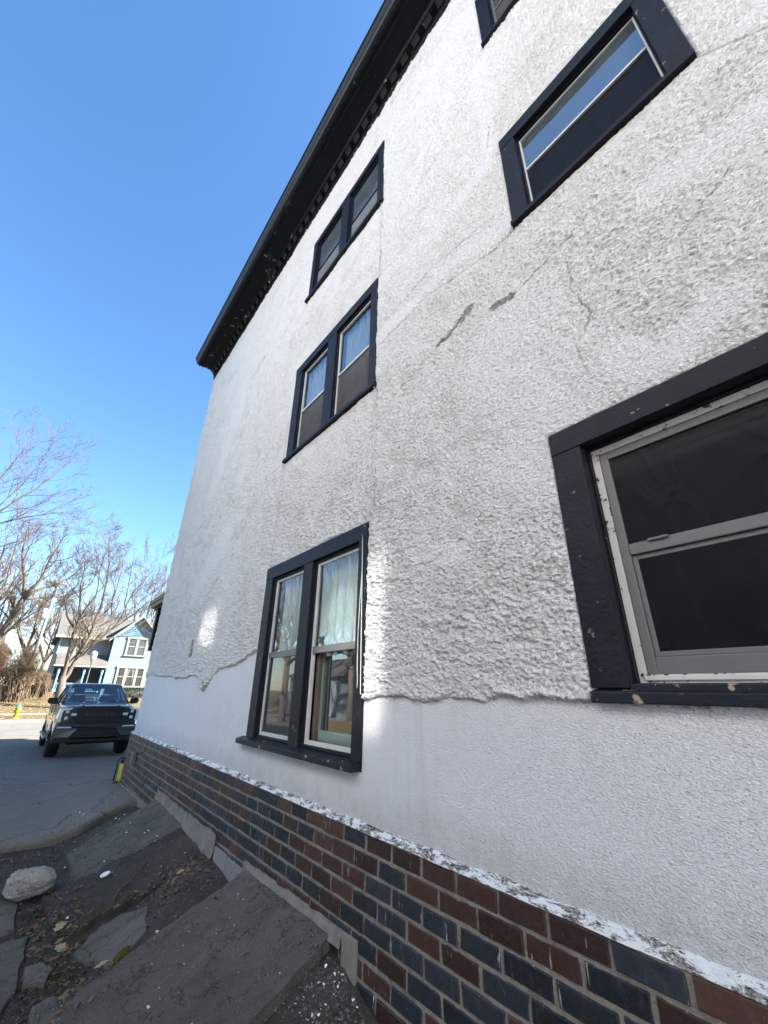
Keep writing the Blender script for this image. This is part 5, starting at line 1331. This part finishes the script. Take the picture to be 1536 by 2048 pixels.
# unseen neighbour's house across the gap, made white and tall to bounce sunlight
M['white_bounce_siding'] = simple('white_bounce_siding', (.80, .81, .82), .8, .12, 2)
nh = thing('unseen_bounce_house', (-6.5, -4, 0), 'unseen clapboard neighbouring house, made white and tall to bounce sunlight onto the stucco wall', 'house')
NX = -3.6
b = MB(); z = -.3
while z < 8.9:
    b.quad((NX+.02, -14, z), (NX+.02, 6., z), (NX, 6., z+.15), (NX, -14, z+.15)); z += .15
b.quad((NX, 6., -.3), (NX-8, 6., -.3), (NX-8, 6., 9.05), (NX, 6., 9.05)); b.quad((NX-8, 6., -.3), (NX-8, -14, -.3), (NX-8, -14, 9.05), (NX-8, 6., 9.05)); b.quad((NX, -14, -.3), (NX, -14, 9.05), (NX-8, -14, 9.05), (NX-8, -14, -.3))
b.build('wall', M['white_bounce_siding'], nh)
b = MB(); b.prism([(NX+.30, -14.3, 9.0), (NX-4, -14.3, 11.5), (NX-8.30, -14.3, 9.0)], (0, 20.6, 0)); b.build('roof', M['shingle'], nh)
for (y_, z_) in ((.6, 1.6), (-4.5, 1.6), (-5.5, 5.2)):
    f = empty('window', (NX, y_, z_), nh)
    b = MB(); b.box(NX-.02, NX+.05, y_-.07, y_, z_, z_+1.3); b.box(NX-.02, NX+.05, y_+.8, y_+.87, z_, z_+1.3); b.box(NX-.02, NX+.06, y_-.1, y_+.9, z_+1.3, z_+1.4); b.box(NX-.02, NX+.07, y_-.1, y_+.9, z_-.07, z_); b.build('frame', M['white_trim'], f)
    b = MB(); b.box(NX+.015, NX+.025, y_, y_+.8, z_, z_+1.3); b.build('pane', M['dark_pane'], f)
# two second floor windows that catch the sun and throw it back onto the stucco
m, nt, p, out = newmat('coated_window_glass')
p.inputs['Base Color'].default_value = (.26, .27, .27, 1); p.inputs['Metallic'].default_value = 1.0; p.inputs['Roughness'].default_value = .055
M['sun_glass'] = m
for (ya, yb, za, zb) in ((-.96, -.10, 5.60, 6.70), (2.34, 3.02, 6.36, 6.78)):
    f = empty('window', (NX, (ya+yb)/2, za), nh)
    b = MB(); b.box(NX-.02, NX+.05, ya-.07, ya, za-.07, zb+.07); b.box(NX-.02, NX+.05, yb, yb+.07, za-.07, zb+.07); b.box(NX-.02, NX+.05, ya, yb, zb, zb+.07); b.box(NX-.02, NX+.05, ya, yb, za-.07, za); b.build('frame', M['white_trim'], f)
    b = MB(); b.quad((NX+.03, ya, za), (NX+.03, yb, za), (NX+.03, yb, zb), (NX+.03, ya, zb)); b.build('pane', M['sun_glass'], f)
# low garage with a pale roof in the yard to the left, seen in the paired window's glass
ga = thing('garage', (-20, 33, 0), 'low garage with a pale roof in the neighbouring yard, outside the picture', 'garage')
b = MB(); b.box(-24, -16, 30, 38, -.3, 2.7); b.build('wall', M['siding'], ga)
b = MB(); b.prism([(-24.4, 29.6, 2.7), (-15.6, 29.6, 2.7), (-20, 29.6, 4.5)], (0, 9, 0)); b.build('roof', M['roof_pale'], ga)
b = MB(); b.box(-22, -18.5, 29.94, 29.985, -.1, 2.2); b.build('door', M['white_trim'], ga)
# =================================================================== TREES AND SHRUBS
def branch_pts(rr, p, d, L, n, bend, up):
    pts = [p.copy()]; d = d.normalized()
    for k in range(n):
        d = (d + Vector((rr.gauss(0, bend), rr.gauss(0, bend), rr.gauss(0, bend)+up))).normalized()
        p = p + d*(L/n); pts.append(p.copy())
    return pts, d
def grow(rr, wood, twigs, pts, r0, r1, depth, P):
    n = len(pts)
    rad = [r0+(r1-r0)*k/(n-1) for k in range(n)]
    (wood if r0 > P['twig_r'] else twigs).tube(pts, rad, 8 if r0 > .10 else (5 if r0 > .03 else 3), caps=False)
    if depth == 0 or P['count'][0] > P['max']: return
    L = sum((pts[k+1]-pts[k]).length for k in range(n-1))
    kids = P['kids'][min(len(P['kids'])-1, P['depth']-depth)]
    for q in range(kids):
        t = P['t0']+(1-P['t0'])*(q+rr.random()*.8)/kids
        k = min(n-2, int(t*(n-1))); f = t*(n-1)-k
        p = pts[k].lerp(pts[k+1], f); d = (pts[k+1]-pts[k]).normalized()
        side = Vector((rr.gauss(0, 1), rr.gauss(0, 1), rr.gauss(0, .6))); side = (side-d*side.dot(d)).normalized()
        ang = rr.uniform(*P['ang'])
        dd = d*math.cos(ang)+side*math.sin(ang)
        rl_ = rad[k]*(1-f)+rad[k+1]*f
        nr = max(P['min_r'], rl_*rr.uniform(.30, .55)); nl = L*rr.uniform(*P['len'])*(1.15-.45*t)
        if nl < .18: continue
        P['count'][0] += 1
        ns = 5 if depth > 2 else (4 if depth > 1 else 3)
        bp_, _ = branch_pts(rr, p, dd, nl, ns, P['bend'], P['up'])
        grow(rr, wood, twigs, bp_, nr, max(P['min_r']*.7, nr*.38), depth-1, P)
def tree(base, limbs, label, seed, mat, tmat, depth=4, kids=(8, 7, 6, 5), maxn=3200, group=None, min_r=.006, twig_r=.018, length=(.30, .60), ang=(.40, .95), up=.06, bend=.16, trunk=None, t0=.25, name='bare_tree'):
    """limbs: list of (points, r0, r1); the first trunk lines are given in world coordinates"""
    rr = random.Random(seed); t = thing(name, base, label, 'tree', group)
    wood, twigs, tr = MB(), MB(), MB()
    for pts, r in trunk: tr.tube([Vector(p) for p in pts], r, 10)
    P = dict(kids=kids, depth=depth, max=0, count=[0], t0=t0, ang=ang, len=length, up=up, bend=bend, min_r=min_r, twig_r=twig_r)
    for (pts, r0, r1) in limbs:
        P['count'] = [0]; P['max'] = maxn/len(limbs)
        pts = [Vector(p) for p in pts]
        fine = []
        for a, c in zip(pts[:-1], pts[1:]):
            for k in range(3): fine.append(a.lerp(c, k/3)+Vector((rr.gauss(0, .03), rr.gauss(0, .03), 0))*(1 if k else 0))
        fine.append(pts[-1])
        grow(rr, wood, twigs, fine, r0, r1, depth, P)
    tr.build('trunk', mat, t, True)
    wood.build('limbs', mat, t, True); twigs.build('crown', tmat, t, True)
    return t
def auto_tree(x, y, h, label, seed, mat, tmat, spread=1.0, group='bare trees beyond the street', r=.22, forks=5, z=None, maxn=2200, lean=0., **kw):
    rr = random.Random(seed); z = zl(x, y) if z is None else z
    fh = h*rr.uniform(.25, .38)
    top = Vector((x+lean*fh, y, z+fh)); limbs = []
    for k in range(forks):
        a = 2*math.pi*k/forks+rr.uniform(-.4, .4); s = rr.uniform(.25, .55)*spread*(0.35 if k == 0 else 1)
        e = top+Vector((math.cos(a)*s*h*.6+lean*h*.4, math.sin(a)*s*h*.6, h*rr.uniform(.45, .66)))
        mid = top.lerp(e, .5)+Vector((math.cos(a)*.08*h*spread, math.sin(a)*.08*h*spread, -.03*h))
        limbs.append(([top-Vector((0, 0, .1*k*h/10)), mid, e], r*rr.uniform(.5, .75), r*.12))
    return tree((x, y, z), limbs, label, seed, mat, tmat, trunk=[([(x, y, z-.3), (x+lean*fh*.5+rr.gauss(0, .04), y, z+fh*.5), top], [r*1.25, r, r*.85])], maxn=maxn, group=group, **kw)
G1 = 'bare trees beyond the street'
# the twin stemmed street tree before the blue house
Y0 = 40.
tree((2.2, Y0, zl(2.2, Y0)), [
    ([(2.14, Y0, 2.1), (2.11, Y0, 2.93), (1.95, Y0, 5.2), (2.03, Y0-.2, 6.5)], .15, .11),
    ([(2.03, Y0-.2, 6.5), (1.6, Y0-.3, 8.2), (1.4, Y0-.5, 9.6), (1.2, Y0-.4, 11.0)], .095, .02),
    ([(1.97, Y0, 5.6), (1.2, Y0+.3, 6.6), (.6, Y0+.8, 8.2), (-.3, Y0+1.2, 9.4)], .075, .02),
    ([(2.03, Y0-.2, 6.4), (2.6, Y0-.7, 8.2), (2.3, Y0-1.2, 10.2), (2.4, Y0-1, 11.6)], .08, .02),
    ([(2.16, Y0, 2.0), (2.6, Y0, 3.47), (3.02, Y0+.1, 5.1), (3.23, Y0+.2, 7.35)], .16, .105),
    ([(3.23, Y0+.2, 7.35), (3.14, Y0+.2, 9.35), (2.9, Y0+.3, 11.2), (2.4, Y0+.3, 13.2)], .10, .02),
    ([(3.10, Y0+.15, 6.0), (3.9, Y0+.6, 7.8), (4.0, Y0+1, 10.2), (3.9, Y0+1, 12.2)], .085, .02),
    ([(2.85, Y0, 4.3), (3.7, Y0-.2, 5.0), (4.6, Y0-.3, 6.4), (5.1, Y0-.4, 9.0), (6.2, Y0-.4, 11.0)], .105, .02),
    ([(4.4, Y0-.3, 5.9), (5.6, Y0-.4, 7.2), (6.9, Y0-.5, 9.0), (7.6, Y0-.5, 10.6)], .07, .016),
    ([(3.6, Y0-.2, 4.9), (5.0, Y0+.3, 5.4), (6.4, Y0+.6, 6.6), (7.4, Y0+.8, 8.0)], .065, .015)],
    'twin stemmed bare tree leaning in front of the blue house', 21, M['bark'], M['twig'], depth=3, kids=(10, 7, 6), maxn=6500, group=G1, min_r=.0115, trunk=[([(2.28, Y0, .0), (2.2, Y0, 1.2), (2.14, Y0, 2.3)], [.30, .25, .21])], up=.10)
# big sunlit tree at the left edge
Y1 = 45.
tree((-3.0, Y1, zl(-3, Y1)), [
    ([(-2.62, Y1, 4.0), (-2.2, Y1, 6.3), (-1.83, Y1, 8.4)], .27, .20),
    ([(-1.85, Y1, 8.4), (-2.3, Y1, 10.0), (-3.0, Y1-.4, 12.0), (-3.2, Y1-.8, 14.5)], .16, .03),
    ([(-1.83, Y1, 8.4), (-1.2, Y1-.3, 9.8), (-1.0, Y1-.6, 11.8), (-.6, Y1-.8, 13.8)], .17, .03),
    ([(-1.8, Y1, 8.5), (-.8, Y1+.2, 9.3), (.6, Y1+.5, 10.4), (1.6, Y1+.8, 12.0)], .15, .025),
    ([(-1.9, Y1, 8.1), (-.6, Y1+.8, 8.7), (1.0, Y1+1.4, 8.9), (2.4, Y1+2, 9.6)], .12, .02),
    ([(-2.5, Y1, 4.8), (-1.8, Y1-.6, 6.0), (-.9, Y1-1, 7.0), (.1, Y1-1.2, 7.8)], .10, .02),
    ([(-2.6, Y1, 4.4), (-3.4, Y1+.5, 7.2), (-4.2, Y1+1, 10.5), (-4.4, Y1+1.2, 13.5)], .17, .03)],
    'thick sunlit bare tree leaning in from the left picture edge', 22, M['bark'], M['twig'], depth=3, kids=(10, 7, 6), maxn=6000, group=G1, min_r=.0125, trunk=[([(-3.05, Y1, .2), (-2.9, Y1, 2.2), (-2.6, Y1, 4.1)], [.46, .36, .29])], up=.08)
# nearer tree whose budding branches reach in at the upper left
Y2 = 25.
tree((-6.6, Y2+.5, -.1), [
    ([(-6.4, Y2, 4.0), (-4.6, Y2, 6.6), (-3.0, Y2, 9.0), (-2.05, Y2, 10.5), (-1.3, Y2, 12.2)], .09, .007),
    ([(-5.0, Y2, 6.0), (-3.2, Y2, 8.3), (-2.0, Y2, 9.05), (-1.0, Y2, 9.55), (-.45, Y2, 9.65)], .055, .006),
    ([(-5.6, Y2, 5.2), (-3.8, Y2+.3, 6.6), (-2.4, Y2+.2, 7.55), (-1.3, Y2, 8.2)], .055, .006),
    ([(-4.4, Y2, 7.0), (-3.8, Y2+.3, 9.5), (-3.3, Y2+.2, 11.4), (-2.9, Y2, 13.2)], .055, .006),
    ([(-3.4, Y2, 8.4), (-2.6, Y2, 10.6), (-2.2, Y2-.2, 12.2)], .04, .006),
    ([(-6.6, Y2+.3, 3.5), (-7.4, Y2, 8), (-8.0, Y2, 13)], .2, .02)],
    'budding bare tree reaching into the sky from the left picture edge', 23, M['bark_dark'], M['twig_pink'], depth=3, kids=(16, 10, 6), maxn=9000, group=G1, min_r=.0045, trunk=[([(-6.6, Y2+.5, -.3), (-6.55, Y2+.3, 2), (-6.4, Y2, 4.1)], [.38, .30, .24])], up=.05, length=(.22, .5), t0=.3)
# others further back
auto_tree(9.2, 58., 17.5, 'tall bare tree rising behind the blue house gable', 31, M['bark_dark'], M['twig'], .9, min_r=.011)
auto_tree(3.2, 64., 12.0, 'bare tree just above the pale ridge of the blue house', 32, M['bark_dark'], M['twig_pink'], 1.0, min_r=.012)
auto_tree(12.5, 66., 15, 'reddish bare tree behind the far right gable end', 33, M['bark_dark'], M['twig_pink'], 1.1, min_r=.012)
auto_tree(-.6, 58., 12.5, 'grey bare tree behind the utility pole', 34, M['bark'], M['twig'], 1.0, min_r=.011)
auto_tree(-3.4, 60., 14.0, 'reddish bare tree behind the thick sunlit one', 35, M['bark_dark'], M['twig_pink'], 1.0, min_r=.011)
auto_tree(1.3, 70., 13.0, 'slender bare tree between the pole and the blue house roof', 36, M['bark_dark'], M['twig'], .9, min_r=.013)
auto_tree(-5.5, 52., 15.0, 'bare tree crossing the orange brick house', 37, M['bark_dark'], M['twig_pink'], 1.0, min_r=.010)
auto_tree(6.5, 72., 14.0, 'bare tree far behind the blue house roof', 38, M['bark_dark'], M['twig_pink'], 1.1, min_r=.014)
# the yard to the left, seen only in the glass
WHERE = ['nearest to the white neighbouring house', 'right in front of the garage corner', 'dark barked, before the garage wall', 'beside the driveway edge', 'pale and tall, behind the garage', 'dark barked, near the far street kerb',
         'furthest from the driveway', 'small, beside the white neighbouring house corner', 'dark barked, close to the garage eave', 'tallest, across the street behind the garage', 'low and broad, across the street from the driveway',
         'last one far behind the garage roof', 'smallest, close to the driveway apron', 'pale, touching the garage back corner']
for k, (x, y, h, m1) in enumerate(((-12, 21, 13, 'bark'), (-14.5, 26, 15, 'bark'), (-19, 27, 14, 'bark_dark'), (-10.5, 28, 12, 'bark'), (-25, 41, 17, 'bark'), (-15, 42, 16, 'bark_dark'), (-30, 34, 16, 'bark'), (-17, 22, 13, 'bark'), (-13, 33, 15, 'bark_dark'), (-21, 45, 18, 'bark'), (-11.5, 38, 14, 'bark'), (-27, 50, 18, 'bark'), (-9, 33, 11, 'bark'), (-16, 36, 15, 'bark'))):
    auto_tree(x, y, h, 'bare yard tree outside the picture, '+WHERE[k], 50+k, M[m1], M['twig'], 1.0, 'bare trees in the yard outside the picture', min_r=.012, maxn=900)
# brown multi stemmed shrub
def shrub(x, y, n, h, spread, label, seed, mat):
    rr = random.Random(seed); z = zl(x, y); t = thing('shrub', (x, y, z), label, 'shrub', 'bare shrubs on the far lawn'); b = MB()
    for _ in range(n):
        a = rr.uniform(0, 6.28); s = abs(rr.gauss(0, .5))*spread; hh = h*rr.uniform(.55, 1.05)*(1-.25*s/spread)
        p0 = Vector((x+rr.gauss(0, .35), y+rr.gauss(0, .3), z-.05)); e = Vector((x+math.cos(a)*s, y+math.sin(a)*s*.7, z+hh)); m_ = p0.lerp(e, .5)+Vector((0, 0, .12*h))
        q = p0.lerp(m_, .5)+Vector((0, 0, .06*h))
        b.tube([p0, q, m_, e], [.022, .018, .013, .006], 3, caps=False)
        for _k in range(6):
            f = rr.uniform(.3, 1); c = p0.lerp(m_, f*2) if f < .5 else m_.lerp(e, f*2-1)
            d = Vector((rr.gauss(0, .4), rr.gauss(0, .4), rr.uniform(.1, .6)))*h*.22
            b.tube([c, c+d*.5+Vector((0, 0, -.02)), c+d], [.010, .008, .005], 3, caps=False)
    b.build('stems', mat, t, True); return t
M['shrub'] = simple('tan_shrub_stem', (.17, .125, .08), .95, .3, 3)
shrub(-.35, 44., 330, 4.4, 2.3, 'large tan bare shrub in front of the orange brick house', 61, M['shrub'])
shrub(-2.4, 46., 200, 5.0, 1.8, 'tall bare shrub beside the thick tree trunk at the left edge', 62, M['twig_pink'])
shrub(1.25, 47.5, 150, 2.2, 1.0, 'low bare shrub between the large tan shrub and the blue porch', 63, M['shrub'])
# dry ivy bank behind the shrubs
b = MB(); rr = random.Random(9)
for _ in range(2600):
    x, z = rr.uniform(-3.5, 1.75), rr.uniform(.7, 3.2); y = 56+rr.gauss(0, .25)+z*.4; s = rr.uniform(.05, .13)
    a = Vector((rr.gauss(0, .5), -1, rr.gauss(0, .5))).normalized(); d = a.orthogonal().normalized(); e = a.cross(d); c = Vector((x, y, z))
    b.quad(c-d*s, c-e*s*.7, c+d*s, c+e*s*.7)
M['ivy'] = simple('dry_yellow_ivy', (.24, .18, .08), .9, .5, 5)
iv = b.build('dry_ivy', M['ivy']); tag(iv, 'bank of dry yellow ivy between the shrubs and the blue house', 'ivy', None, 'stuff')
# leaves blown over the far lawn
b = MB()
for _ in range(3500):
    x, y = rr.uniform(-4, 6), rr.uniform(33.6, 50); z = zl(x, y)+.03; s = rr.uniform(.03, .07); a = rr.uniform(0, 6.28)
    c, d = math.cos(a)*s, math.sin(a)*s; b.quad((x-c, y-d, z), (x+d*.6, y-c*.6, z+.03*rr.random()), (x+c, y+d, z+.03*rr.random()), (x-d*.6, y+c*.6, z))
o = b.build('fallen_leaves', M['leaf_pale']); o['kind'] = 'stuff'; o['label'] = 'dry leaves strewn over the far lawn'
SC.cycles.use_denoising = True
SC.cycles.max_bounces = 8; SC.cycles.transparent_max_bounces = 12
SC.cycles.sample_clamp_indirect = 60.0
SC.cycles.blur_glossy = 0.0
SC.cycles.caustics_reflective = True
SC.cycles.use_guiding = True; SC.cycles.use_surface_guiding = True; SC.cycles.use_volume_guiding = False; SC.cycles.guiding_training_samples = 96
